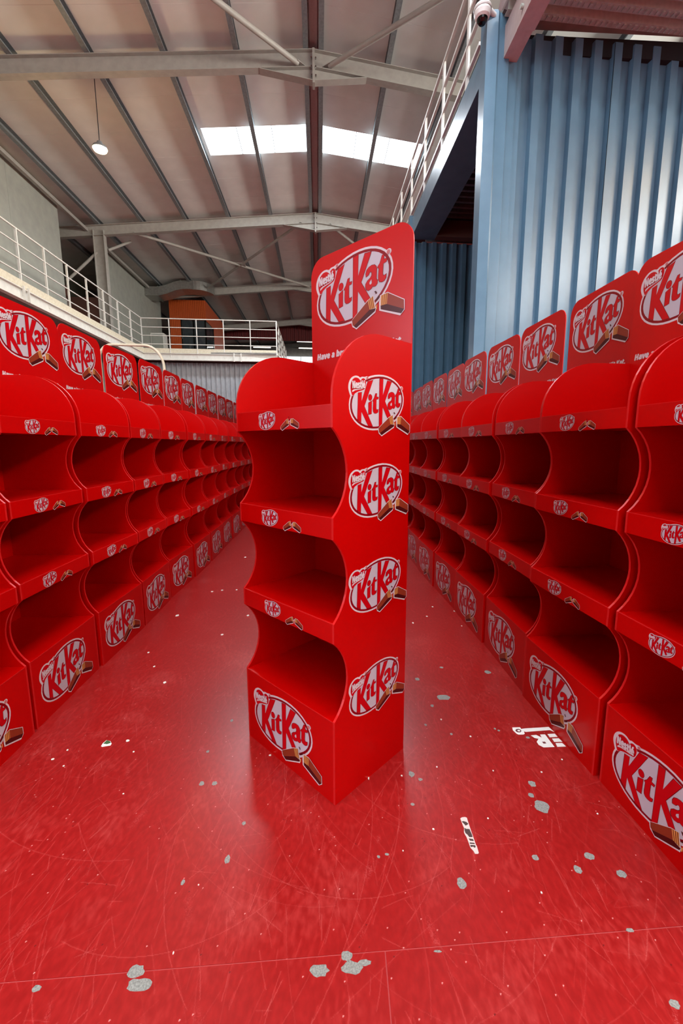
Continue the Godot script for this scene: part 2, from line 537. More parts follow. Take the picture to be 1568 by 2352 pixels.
func build_floor() -> void:
	var f := setting("floor")
	var jz := func(x: float) -> float: return -0.908 - 0.0674 * (x + 0.03)
	var g := 0.0014
	var jx := 0.109
	var slabs := [
		[Vector3(-14, 0, jz.call(-14) - g), Vector3(16, 0, jz.call(16) - g), Vector3(16, 0, -48), Vector3(-14, 0, -48)],
		[Vector3(-14, 0, jz.call(-14) + g), Vector3(jx - g, 0, jz.call(jx) + g), Vector3(jx - g - 0.03, 0, 17), Vector3(-14, 0, 17)],
		[Vector3(jx + g, 0, jz.call(jx) + g), Vector3(16, 0, jz.call(16) + g), Vector3(16, 0, 17), Vector3(jx + g - 0.03, 0, 17)]]
	for q in slabs:
		var b := MB.new()
		var p := PackedVector2Array()
		for e in q: p.append(Vector2(e.x, e.z))
		b.slab(p, Vector3.ZERO, Vector3.RIGHT, Vector3.BACK, Vector3(0, -0.0015, 0))
		put(b, "floor_slab", M.floor, f)
	var b := MB.new()
	b.cuboid(Vector3(-14, -0.2, -48), Vector3(16, -0.0015, 17))
	put(b, "subfloor", M.joint, f)
	for i in CHIPS.size():
		var c: Array = CHIPS[i]
		b = MB.new()
		b.slab(blob(c[2] * 1.08, c[3] * 1.08, i), Vector3(c[0], -0.0006, c[1]), Vector3.RIGHT, Vector3.BACK, Vector3(0, 0.0009, 0))
		put(b, "bare_patch", M.patch, f)
	var mk := Node3D.new()
	mk.name = "floor_lettering"
	f.add_child(mk, true)
	var lift := 0.0004
	for e in MARKING:
		b = MB.new()
		b.col = lin(0.88, 0.88, 0.85) if e[0] == "W" else lin(0.42, 0.22, 0.24)
		b.slab(P2(e[1]), Vector3(0, -0.0005, 0), Vector3.RIGHT, Vector3.BACK, Vector3(0, 0.0005 + lift, 0))
		put(b, "letter_stroke", M.vcol, mk)
		lift += 0.0002
	# loose bits
	for i in SCRAPS.size():
		var c: Array = SCRAPS[i]
		b = MB.new()
		b.col = lin(0.86, 0.84, 0.80)
		b.slab(blob(c[2], c[3], 300 + i), Vector3.ZERO, Vector3.RIGHT, Vector3.BACK, Vector3(0, 0.0022, 0))
		var o := put(b, "paper_scrap", M.vcol)
		o.position = Vector3(c[0], 0.0001, c[1])
		tag(o, "tiny pale scrap lying on the scuffed red floor", "scrap", "tiny scraps on the floor")
	var tape := thing("tape_strip", "torn pale strip of tape with dark marks stuck to the floor", "tape")
	b = MB.new()
	b.col = lin(0.80, 0.73, 0.70)
	b.slab(P2(STRIP), Vector3(0, 0.0001, 0), Vector3.RIGHT, Vector3.BACK, Vector3(0, 0.0008, 0))
	put(b, "strip", M.vcol, tape)
	b = MB.new()
	for q in STRIP_STAINS:
		b.col = lin(0.26, 0.19, 0.18)
		b.slab(P2(q), Vector3(0, 0.0008, 0), Vector3.RIGHT, Vector3.BACK, Vector3(0, 0.0004, 0))
	put(b, "dark_marks", M.vcol, tape)
	var wrap := thing("wrapper_scrap", "small white and green wrapper scrap on the floor of the left aisle", "wrapper")
	b = MB.new()
	b.col = lin(0.92, 0.91, 0.88)
	b.slab(P2(WRAPPER), Vector3(0, 0.0001, 0), Vector3.RIGHT, Vector3.BACK, Vector3(0, 0.002, 0))
	put(b, "paper", M.vcol, wrap)
	b = MB.new()
	b.col = lin(0.24, 0.36, 0.20)
	b.slab(P2(WRAPPER_GREEN), Vector3(0, 0.0015, 0), Vector3.RIGHT, Vector3.BACK, Vector3(0, 0.001, 0))
	put(b, "green_print", M.vcol, wrap)

# ---------------------------------------------------------------- roof
func roof_y(s: float) -> float: return 8.36 - 0.1 * absf(s)       # underside of the sheeting


func build_roof() -> void:
	var c := setting("ceiling")
	var w := 1.045
	var sky_panels := [-12.395, -6.125, 0.15, 12.695]
	var sheets := setting("skylight")
	var t := -15.53
	while t < 44.0:
		var lit := false
		for q in sky_panels: lit = lit or absf(q - t) < 0.2
		for side in [-1.0, 1.0]:
			var runs := [[0.0, 10.6]]
			if lit: runs = [[0.0, 0.22], [2.92, 10.6]]
			for r in runs: roof_panel(c, t, t + w, r[0] * side, r[1] * side)
			if lit:
				for k in 3:
					var s0: float = (0.22 + 0.9 * k) * side
					var s1: float = (0.22 + 0.9 * (k + 1)) * side
					var b := MB.new()
					var p := [B(t + 0.008, s0 + 0.006 * side, roof_y(s0) + 0.02), B(t + 0.008, s1 - 0.006 * side, roof_y(s1) + 0.02), B(t + w - 0.008, s1 - 0.006 * side, roof_y(s1) + 0.02), B(t + w - 0.008, s0 + 0.006 * side, roof_y(s0) + 0.02)]
					var up := Vector3(0, 0.012, 0)
					b.quad(p[0], p[1], p[2], p[3], Vector3.DOWN)
					b.quad(p[0] + up, p[1] + up, p[2] + up, p[3] + up, Vector3.UP)
					put(b, "skylight_sheet", M.skylight, sheets)
					# frame strip between the sheets
					b = MB.new()
					b.bar(B(t, s1, roof_y(s1) + 0.01), B(t + w, s1, roof_y(s1) + 0.01), 0.014, 0.02)
					put(b, "glazing_bar", M.galv, sheets)
				var sm: float = 1.57 * side
				var n := Vector3(0.1 * side, 1, 0).normalized()
				area_light("skylight_glow", sheets, B(t + w * 0.5, sm, roof_y(sm) - 0.01), -n, adir(), Vector2(w - 0.03, 2.66), Color(0.94, 0.97, 1.0), SKYLIGHT)
		t += w
	# purlins
	for s in [0.16, 1.585, 3.035, 4.485, 5.935, 7.36, 8.8]:
		for side in [-1.0, 1.0]:
			var b := MB.new()
			var s0: float = s * side
			var y0 := roof_y(s0) - 0.002
			var th := 0.006
			var wd := 0.10
			var hh := 0.165
			# C section: web towards the eave, lips towards the ridge
			b.bar(B(-15, s0 + side * wd * 0.5, y0 - hh * 0.5), B(43, s0 + side * wd * 0.5, y0 - hh * 0.5), th, hh)
			b.bar(B(-15, s0, y0 - hh + th * 0.5), B(43, s0, y0 - hh + th * 0.5), wd, th)
			b.bar(B(-15, s0, y0 - th * 0.5), B(43, s0, y0 - th * 0.5), wd, th)
			b.bar(B(-15, s0 - side * wd * 0.5, y0 - hh + 0.012), B(43, s0 - side * wd * 0.5, y0 - hh + 0.012), th, 0.024)
			put(b, "purlin", M.galv, c)
	var b := MB.new()
	b.bar(B(-15, 0, roof_y(0) - 0.06), B(43, 0, roof_y(0) - 0.06), 0.16, 0.01)
	put(b, "ridge_flashing", M.primer, c)
	# portal frames
	for t_ in FRAMES:
		b = MB.new()
		for side in [-1.0, 1.0]:
			var e: float = 10.5 * side
			var top := func(s: float) -> float: return roof_y(s) - 0.168
			var dep := 0.33
			b.bar(B(t_, 0, top.call(0) - 0.007), B(t_, e, top.call(e) - 0.007), 0.17, 0.014)
			b.bar(B(t_, 0, top.call(0) - dep + 0.007), B(t_, e, top.call(e) - dep + 0.007), 0.17, 0.014)
			b.bar(B(t_, 0, top.call(0) - dep * 0.5), B(t_, e, top.call(e) - dep * 0.5), 0.012, dep)
		var rafter := put(b, "rafter", M.steel, c)
		b = MB.new()
		for side in [-1.0, 1.0]:                         # apex haunch: a web plate and its flange
			var o := B(t_, 0, 0)
			b.slab(PackedVector2Array([Vector2(0, roof_y(0) - 0.45), Vector2(1.12, roof_y(1.12) - 0.49), Vector2(0, roof_y(0) - 0.74)]), o - adir() * 0.006, cdir() * side, Vector3.UP, adir() * 0.012)
			b.bar(B(t_, 0, roof_y(0) - 0.745), B(t_, 1.12 * side, roof_y(1.12) - 0.50), 0.17, 0.014)
		b.bar(B(t_, 0, roof_y(0) - 0.16), B(t_, 0, roof_y(0) - 0.80), 0.05, 0.19, adir())
		put(b, "apex_haunch", M.steel, rafter)
		for k in 3:
			for sx in [-1.0, 1.0]:
				b = MB.new()
				b.tube([B(t_ - 0.055, sx * 0.045, roof_y(0) - 0.34 - k * 0.16) , B(t_ - 0.10, sx * 0.045, roof_y(0) - 0.34 - k * 0.16)], 0.016, 6)
				put(b, "bolt", M.chrome, rafter)
	# wind braces
	var yb := func(s: float) -> float: return 7.93 - 0.1 * absf(s)
	for side in [-1.0, 1.0]:
		brace(c, B(10.30, 0.33 * side, yb.call(0.33)), B(4.1, 6.9 * side, yb.call(6.9)))
		brace(c, B(16.84, 6.15 * side, yb.call(6.15) - 0.02), B(23.0, 0.35 * side, yb.call(0.35)))
		brace(c, B(16.84, 0.6 * side, yb.call(0.6) - 0.02), B(23.0, 5.75 * side, yb.call(5.75)))
		b = MB.new()
		b.box(B(19.95, 3.22 * side, yb.call(3.2) - 0.01), cdir() * 0.22, Vector3(0, 0.012, 0), adir() * 0.22)
		put(b, "brace_plate", M.steel, c)

func roof_panel(c: Node3D, t0: float, t1: float, s0: float, s1: float) -> void:
	var b := MB.new()
	var ch := 0.005
	var th := 0.08
	var row := []
	for s in [s0, s1]:
		var y := roof_y(s)
		row.append([B(t0, s, y + ch), B(t0 + ch, s, y), B(t1 - ch, s, y), B(t1, s, y + ch), B(t1, s, y + th), B(t0, s, y + th)])
	var hints := [Vector3(0, -1, 1), Vector3.DOWN, Vector3(0, -1, -1), Vector3(0, 0, -1), Vector3.UP, Vector3(0, 0, 1)]
	for i in 6:
		var j := (i + 1) % 6
		b.quad(row[0][i], row[0][j], row[1][j], row[1][i], hints[i])
	put(b, "roof_panel", M.roof, c)

func brace(c: Node3D, a: Vector3, e: Vector3) -> void:
	var b := MB.new()
	b.tube([a, e], 0.05, 10)
	var d := (e - a).normalized()
	for p in [[a, d], [e, -d]]:
		b.box(p[0] - p[1] * 0.06, p[1] * 0.12, Vector3(0, 0.006, 0), p[1].cross(Vector3.UP).normalized() * 0.07)
	put(b, "brace", M.steel, c)

# ---------------------------------------------------------------- corrugated sheet
func corrugated(b: MB, t0: float, s0: float, along: Vector3, length: float, y0: float, y1: float, out: Vector3, pitch: float, crest: float, flank: float, depth: float) -> void:
	var o := B(t0, s0, 0)
	var prof := []
	var x := 0.0
	while x < length:
		for e in [[0.0, depth], [crest, depth], [crest + flank, 0.0], [pitch - flank, 0.0]]:
			if x + e[0] <= length: prof.append(Vector2(x + e[0], e[1]))
		x += pitch
	for i in prof.size() - 1:
		var a: Vector3 = o + along * prof[i].x + out * prof[i].y
		var e: Vector3 = o + along * prof[i + 1].x + out * prof[i + 1].y
		var va := Vector3(0, y0, 0)
		var vb := Vector3(0, y1, 0)
		b.quad(a + va, e + va, e + vb, a + vb, out)

# ---------------------------------------------------------------- the blue structure on the right
func plan_post(b: MB, pts: Array, y0: float, y1: float) -> void:      # pts: [s, t] outline, extruded upwards
	var poly := PackedVector2Array()
	for p in pts:
		var q := B(p[1], p[0], 0)
		poly.append(Vector2(q.x, q.z))
	b.slab(poly, Vector3(0, EYE + y0, 0), Vector3.RIGHT, Vector3.BACK, Vector3(0, y1 - y0, 0))

func build_right() -> void:
	var low := -EYE
	# front wall: sheets about a metre wide
	var wr := setting("wall_right_front")
	var pitch := 0.207
	for k in 5:
		var b := MB.new()
		var s0 := 1.94 + k * pitch * 5.0
		corrugated(b, 4.62, s0, cdir(), pitch * 5.0 + 0.0005, low, 3.93, -adir(), pitch, 0.080, 0.012, 0.06)
		put(b, "cladding_sheet", M.blue, wr)
	var b := MB.new()
	b.bar(B(4.70, 1.9, 1.3), B(4.70, 7.4, 1.3), 0.04, 5.3)
	put(b, "backing_wall", M.dark, wr)
	var post := setting("trim_1")
	b = MB.new()
	plan_post(b, [[1.63, 4.66], [1.63, 4.50], [1.735, 4.485], [1.76, 4.515], [1.865, 4.515], [1.88, 4.545], [1.96, 4.545], [1.96, 4.66]], low, 4.03)
	put(b, "corner_flashing", M.blue, post)
	var fas := setting("trim_2")
	b = MB.new()
	b.bar(B(4.64, 1.835, 3.645), B(7.80, 1.835, 3.645), 0.41, 0.29)
	put(b, "fascia_box", M.blue, fas)
	b = MB.new()
	b.bar(B(7.74, 1.62, 3.66), B(7.86, 1.62, 3.66), 0.06, 0.36)
	put(b, "end_flashing", M.blue, fas)
	# recess behind the opening
	var wi := setting("wall_right_recess")
	for k in 3:
		b = MB.new()
		corrugated(b, 7.85, 1.66 + k * 1.26, cdir(), 1.26 + 0.0005, low, 3.47, -adir(), 0.18, 0.07, 0.018, 0.045)
		put(b, "cladding_sheet", M.blue, wi)
	b = MB.new()
	b.bar(B(4.70, 5.4, 1.2), B(7.9, 5.4, 1.2), 0.05, 5.0)
	put(b, "side_wall", M.dark, wi)
	b = MB.new()
	b.bar(B(7.70, 2.04, 3.62), B(7.70, 5.4, 3.62), 0.14, 0.26)
	put(b, "lintel_beam", M.brown, wi)
	b = MB.new()
	b.bar(B(7.95, 1.62, 1.05), B(7.95, 7.5, 1.05), 0.05, 4.9)
	put(b, "backing_wall", M.dark, wi)
	# the floor above, with its ribbed steel deck
	var dk := setting("trim_3")
	b = MB.new()
	var t := 4.46
	while t > 3.45:
		var p := 0.150
		b.bar(B(t - 0.035, 1.78, 3.955), B(t - 0.035, 7.5, 3.955), 0.07, 0.004)
		b.quad(B(t - 0.07, 1.78, 3.953), B(t - 0.07, 7.5, 3.953), B(t - 0.085, 7.5, 4.01), B(t - 0.085, 1.78, 4.01), Vector3(0, -0.3, -1))
		b.quad(B(t - p, 1.78, 3.953), B(t - p, 7.5, 3.953), B(t - p + 0.015, 7.5, 4.01), B(t - p + 0.015, 1.78, 4.01), Vector3(0, -0.3, 1))
		b.bar(B(t - 0.11, 1.78, 4.012), B(t - 0.11, 7.5, 4.012), 0.06, 0.004)
		# embossed studs along the near ribs
		t -= p
	put(b, "steel_deck", M.zinc, dk)
	b = MB.new()
	for r in 3:
		for k in 60:
			var q := B(4.425 - r * 0.15, 2.02 + k * 0.055, 3.951)
			b.box(q, cdir() * 0.012, Vector3(0, 0.009, 0), adir() * 0.022)
	put(b, "deck_embossing", M.zinc, dk).set_meta("kind", "stuff")
	b = MB.new()
	b.bar(B(3.36, 4.64, 4.09), B(4.5, 4.64, 4.09), 5.75, 0.13)
	put(b, "deck_slab", M.concrete, dk)
	b = MB.new()
	t = 4.75
	while t < 13.8:
		b.bar(B(t, 2.06, 3.80), B(t, 7.5, 3.80), 0.05, 0.05)
		t += 0.15
	put(b, "deck_ribs", M.galv, dk)
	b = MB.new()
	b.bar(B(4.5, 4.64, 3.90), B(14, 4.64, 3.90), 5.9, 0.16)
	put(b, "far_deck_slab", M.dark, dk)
	# steel beam running out of the wall over the aisle side
	var bm := thing("floor_beam", "pinkish primed steel channel beam coming out of the blue wall under the ribbed deck", "beam")
	b = MB.new()
	b.bar(B(3.36, 1.885, 3.66), B(4.22, 1.885, 3.66), 0.16, 0.02)
	b.bar(B(3.36, 1.815, 3.80), B(4.22, 1.815, 3.80), 0.014, 0.29)
	b.bar(B(3.36, 1.885, 3.94), B(4.22, 1.885, 3.94), 0.16, 0.02)
	put(b, "channel", M.primer, bm)
	b = MB.new()
	b.bar(B(4.20, 1.885, 3.675), B(4.585, 1.885, 3.675), 0.145, 0.03)
	b.bar(B(4.20, 1.82, 3.80), B(4.585, 1.82, 3.80), 0.012, 0.26)
	put(b, "end_cleat", M.primer, bm)
	for k in 4:
		b = MB.new()
		var q := B(4.12 - (k % 2) * 0.16, 1.806, 3.74 + (k / 2) * 0.12)
		b.tube([q, q - cdir() * 0.022], 0.019, 6)
		put(b, "bolt", M.zinc, bm)

	# guard railing on the edge above
	var gr := thing("guard_railing", "white metal guard railing along the upper floor edge above the blue fascia", "railing")
	for y in [4.82, 4.53, 4.24, 3.96]:
		b = MB.new()
		b.bar(B(4.75, 1.66, y), B(13.8, 1.66, y), 0.032, 0.032)
		put(b, "rail", M.white_steel, gr)
	var k := 0
	t = 5.13
	while t < 13.8:
		b = MB.new()
		b.bar(B(t, 1.66, 3.60), B(t, 1.66, 4.82), 0.055, 0.022, cdir())
		put(b, "post", M.white_steel, gr)
		t += 0.94
		k += 1

	# dome camera on the corner post
	var cam := thing("security_camera", "white dome security camera bracketed to the top of the blue corner post", "camera")
	var o := B(4.43, 1.555, 3.93)
	b = MB.new()
	b.tube([B(4.50, 1.70, 3.985), B(4.47, 1.64, 4.0), B(4.44, 1.585, 4.0), o + Vector3(0, 0.062, 0)], 0.022, 10)
	b.lathe(o, [[0.0, 0.075], [0.045, 0.07], [0.075, 0.05], [0.082, 0.03], [0.078, 0.02]], 20)
	put(b, "bracket", M.plastic, cam)
	b = MB.new()
	b.lathe(o, [[0.074, 0.026], [0.076, 0.0], [0.066, -0.03], [0.05, -0.045]], 20)
	put(b, "housing", M.plastic, cam)
	b = MB.new()
	b.lathe(o, [[0.05, -0.042], [0.046, -0.062], [0.03, -0.082], [0.0, -0.088]], 18)
	put(b, "lens_dome", M.black, cam)
	# crumpled wrapping film between post and beam
	b = MB.new()
	var r := RandomNumberGenerator.new()
	r.seed = 4
	var grid := []
	for i in 9:
		var row := []
		for j in 4:
			row.append(B(4.44 - i * 0.07, 1.70 + j * 0.035 + r.randf_range(-0.01, 0.01), 3.99 + i * 0.012 + r.randf_range(-0.025, 0.025)))
		grid.append(row)
	for i in 8:
		for j in 3:
			b.quad(grid[i][j], grid[i][j + 1], grid[i + 1][j + 1], grid[i + 1][j], Vector3(-1, -1, 1))
	var film := put(b, "wrapping_film", M.film)
	tag(film, "crumpled clear wrapping film stuffed beside the steel beam at the post top", "film")

# ---------------------------------------------------------------- the gallery on the left
func rail_run(gr: Node3D, a: Vector3, e: Vector3, posts: int, last: bool) -> void:
	var b: MB
	for y in [0.0, -0.32, -0.63, -0.94]:
		b = MB.new()
		b.tube([a + Vector3(0, y, 0), e + Vector3(0, y, 0)], 0.021 if y == 0.0 else 0.016, 8)
		put(b, "rail", M.white_steel, gr)
	for k in posts + (1 if last else 0):
		var p := a.lerp(e, float(k) / posts)
		b = MB.new()
		b.bar(p - Vector3(0, 1.42, 0), p, 0.045, 0.03, (e - a).normalized())
		put(b, "post", M.white_steel, gr)

func build_left() -> void:
	var sr := -6.68
	var tm := 17.96
	var top := 4.83
	var gr := thing("guard_railing", "white metal guard railing around the edge of the left upper gallery", "railing")
	rail_run(gr, B(11.13 - 0.976 * 13, sr, top), B(tm, sr, top), 20, false)
	rail_run(gr, B(tm, sr, top), B(tm, -1.59, top), 5, true)
	rail_run(gr, B(tm, -1.59, top), B(tm + 5.2, -1.59, top), 5, true)
	var b := MB.new()
	b.bar(B(-2, sr + 0.02, 3.65), B(tm, sr + 0.02, 3.65), 0.012, 0.17)
	b.bar(B(tm, sr, 3.65), B(tm, -1.59, 3.65), 0.012, 0.17)
	b.bar(B(tm, -1.59, 3.65), B(tm + 5.2, -1.59, 3.65), 0.012, 0.17)
	put(b, "toe_board", M.cream, gr)
	var dk := setting("trim_4")
	b = MB.new()
	for y in [3.54, 3.30]:
		b.bar(B(-2, sr, y), B(tm, sr, y), 0.13, 0.018)
		b.bar(B(tm, sr - 0.06, y), B(tm, -1.53, y), 0.13, 0.018)
		b.bar(B(tm, -1.59, y), B(tm + 5.2, -1.59, y), 0.13, 0.018)
	b.bar(B(-2, sr, 3.42), B(tm, sr, 3.42), 0.012, 0.24)
	b.bar(B(tm, sr, 3.42), B(tm, -1.59, 3.42), 0.012, 0.24)
	b.bar(B(tm, -1.59, 3.42), B(tm + 5.2, -1.59, 3.42), 0.012, 0.24)
	put(b, "edge_beam", M.white_steel, dk)
	for p in [[11.13, sr + 0.07], [3.0, sr + 0.07]]:
		for q in [-0.05, 0.11]:
			b = MB.new()
			b.bar(B(p[0] + q, p[1], 3.29), B(p[0] + q, p[1], 3.60), 0.02, 0.05, cdir())
			put(b, "splice_plate", M.white_steel, dk)
	for q in [-3.25, -2.98]:
		b = MB.new()
		b.bar(B(tm - 0.07, q, 3.27), B(tm - 0.07, q, 3.58), 0.05, 0.02, adir())
		put(b, "splice_plate", M.white_steel, dk)
	b = MB.new()
	b.bar(B(-2, -7.32, 3.585), B(tm, -7.32, 3.585), 1.3, 0.06)
	b.bar(B(tm + 0.03, -4.8, 3.585), B(30.4, -4.8, 3.585), 6.4, 0.06)
	put(b, "gallery_deck", M.concrete, dk)
	# walls: upper wall with a gap before the column, lower wall in shade
	var wl := setting("wall_left")
	for run in [[-15.5, 15.38, -EYE, 7.60], [18.3, 24.1, -EYE, 7.60], [15.38, 18.3, -EYE, 3.5]]:
		var t0: float = run[0]
		while t0 < run[1] - 0.05:                       # upright wall panels
			var t1 := minf(t0 + 3.18, run[1])
			b = MB.new()
			b.bar(B(t0 + 0.003, -8.0, (run[2] + run[3]) * 0.5), B(t1 - 0.003, -8.0, (run[2] + run[3]) * 0.5), 0.1, run[3] - run[2])
			put(b, "wall_panel", M.wall, wl)
			t0 = t1
	b = MB.new()
	b.bar(B(-15, -7.78, 7.30), B(24, -7.78, 7.30), 0.10, 0.10)
	put(b, "eaves_strut", M.steel, wl)
	var col := setting("trim_5")
	for t_ in [4.02, 10.38, 16.74]:
		if t_ < 12.0: continue
		b = MB.new()
		b.bar(B(t_, -7.38, -EYE), B(t_, -7.38, 7.3), 0.36, 0.016, adir())
		for e in [-0.17, 0.17]:
			b.bar(B(t_, -7.38 + e, -EYE), B(t_, -7.38 + e, 7.3), 0.016, 0.20, adir())
		put(b, "column", M.steel, col)
	b = MB.new()
	b.tube([B(16.6, -8.5, 5.6), B(16.74, -7.5, 6.6)], 0.05, 8)
	b.tube([B(16.9, -7.2, 6.75), B(17.6, -6.7, 7.35)], 0.045, 8)
	put(b, "knee_brace", M.steel, col)
	# what shows through the gap: side hall
	var sw := setting("wall_left_outer")
	b = MB.new()
	b.bar(B(-15.5, -10.6, 3.0), B(44, -10.6, 3.0), 0.1, 8.7)
	put(b, "wall_panel", M.wall, sw)
	var tank := thing("air_handling_unit", "white rounded air unit with a brown top behind the left gallery railing", "air unit")
	b = MB.new()
	b.lathe(B(17.4, -9.45, 3.75), [[0.0, 0.0], [0.32, 0.0], [0.42, 0.08], [0.45, 0.22], [0.45, 1.55], [0.40, 1.6]], 24)
	put(b, "casing", M.white_steel, tank)
	b = MB.new()
	b.lathe(B(17.4, -9.45, 3.75), [[0.45, 1.55], [0.52, 1.6], [0.52, 1.95], [0.42, 2.05], [0.0, 2.08]], 24)
	put(b, "cap", M.brown, tank)
	b = MB.new()
	b.bar(B(17.4, -9.45, 3.60), B(17.4, -9.45, 3.76), 0.5, 0.5, adir())
	put(b, "plinth", M.brown, tank)
	b = MB.new()
	b.bar(B(18.6, -10.5, 4.6), B(18.6, -8.1, 4.6), 0.06, 2.2)
	var scr := put(b, "wall_panel", M.brown, sw)
	# grey corrugated wall under the gallery
	var wg := setting("wall_back_left")
	for k in 5:
		b = MB.new()
		corrugated(b, 18.45, -6.75 + k * 1.14, cdir(), 1.14 + 0.0005, -EYE, 3.29, -adir(), 0.19, 0.08, 0.02, 0.04)
		put(b, "cladding_sheet", M.grey_sheet, wg)
	b = MB.new()
	b.bar(B(18.55, -8.0, 1.0), B(18.55, -1.05, 1.0), 0.04, 4.55)
	put(b, "backing_wall", M.dark, wg)
	room()

func room() -> void:
	# timber clad room on the gallery
	var r := thing("timber_room", "orange timber clad room with a dark glazed corner on the far gallery", "room")
	var b := MB.new()
	var s := -7.44
	var t0 := 23.8
	while s < -5.70:
		var up := s + 0.045 > -6.88
		b.bar(B(t0, s + 0.04, 6.36 if up else 3.62), B(t0, s + 0.04, 7.32), 0.082, 0.03, adir())
		s += 0.09
	var t := t0 + 0.05
	while t < 28.0:
		b.bar(B(t, -5.67, 6.36), B(t, -5.67, 7.32), 0.082, 0.03, cdir())
		if t > 25.4: b.bar(B(t, -5.67, 3.62), B(t, -5.67, 6.36), 0.082, 0.03, cdir())
		t += 0.09
	put(b, "timber_slats", M.orange, r).set_meta("kind", "stuff")
	b = MB.new()
	b.bar(B(23.86, -6.55, 7.32), B(28, -6.55, 7.32), 1.7, 0.05)
	b.bar(B(26.0, -7.44, 5.45), B(28.0, -7.44, 5.45), 0.04, 3.7)
	b.bar(B(27.98, -7.44, 5.45), B(27.98, -5.7, 5.45), 0.04, 3.7)
	put(b, "inner_shell", M.dark, r)
	for q in [[B(t0, -6.88, 4.99), B(t0, -5.70, 4.99)], [B(t0 + 0.03, -5.68, 4.99), B(25.38, -5.68, 4.99)]]:
		b = MB.new()
		b.bar(q[0], q[1], 0.012, 2.72)
		put(b, "window_pane", M.glass, r)
	b = MB.new()
	for q in [B(t0, -6.88, 0), B(t0, -6.28, 0), B(t0, -5.69, 0), B(25.38, -5.68, 0)]:
		b.bar(q + Vector3(0, 3.63, 0), q + Vector3(0, 6.36, 0), 0.06, 0.06, adir())
	put(b, "window_frame", M.black, r)
	# a post and a pale cabinet beside it
	var cab := thing("wall_cabinet", "pale grey cabinet standing against the gallery wall beside the timber room", "cabinet")
	b = MB.new()
	b.bar(B(22.6, -7.62, 3.62), B(22.6, -7.62, 5.35), 0.62, 0.5, adir())
	put(b, "body", M.white_steel, cab)
	b = MB.new()
	b.bar(B(22.345, -7.62, 3.72), B(22.345, -7.62, 5.28), 0.54, 0.02, adir())
	put(b, "door", M.wall, cab)
	# ventilation duct
	var du := thing("ventilation_duct", "bent silver sheet metal ventilation duct running above the timber room", "duct")
	var path := [[-7.95, 7.13], [-7.35, 7.14], [-7.0, 7.22], [-6.6, 7.38], [-6.3, 7.455], [-5.95, 7.47], [-5.75, 7.46]]
	var sec := []
	for p in path: sec.append([B(22.05, p[0], p[1]), B(22.85, p[0], p[1])])
	for k in range(1, 9):                                  # the end turns away from the aisle
		var g := PI * 0.5 * k / 8.0
		sec.append([B(22.05 + 0.80 * (1.0 - cos(g)), -5.75 + 0.80 * sin(g), 7.46), B(22.85 + 0.0 * g, -5.75, 7.46)])
	b = MB.new()
	var hh := Vector3(0, 0.195, 0)
	for i in sec.size() - 1:
		var a: Array = sec[i]
		var e: Array = sec[i + 1]
		b.quad(a[0] - hh, e[0] - hh, e[0] + hh, a[0] + hh, Vector3(0, 0, 1) + cdir() * (0.6 if i > 5 else 0.0))
		b.quad(a[0] - hh, e[0] - hh, e[1] - hh, a[1] - hh, Vector3.DOWN)
		b.quad(a[0] + hh, e[0] + hh, e[1] + hh, a[1] + hh, Vector3.UP)
		if i < 6: b.quad(a[1] - hh, e[1] - hh, e[1] + hh, a[1] + hh, Vector3(0, 0, -1))
	put(b, "duct_body", M.duct, du)
	for k in [1, 4, 6]:
		b = MB.new()
		var a: Array = sec[k]
		b.bar(a[0] - hh * 1.08, a[0] + hh * 1.08, 0.05, 0.03, adir())
		put(b, "seam_flange", M.duct, du)

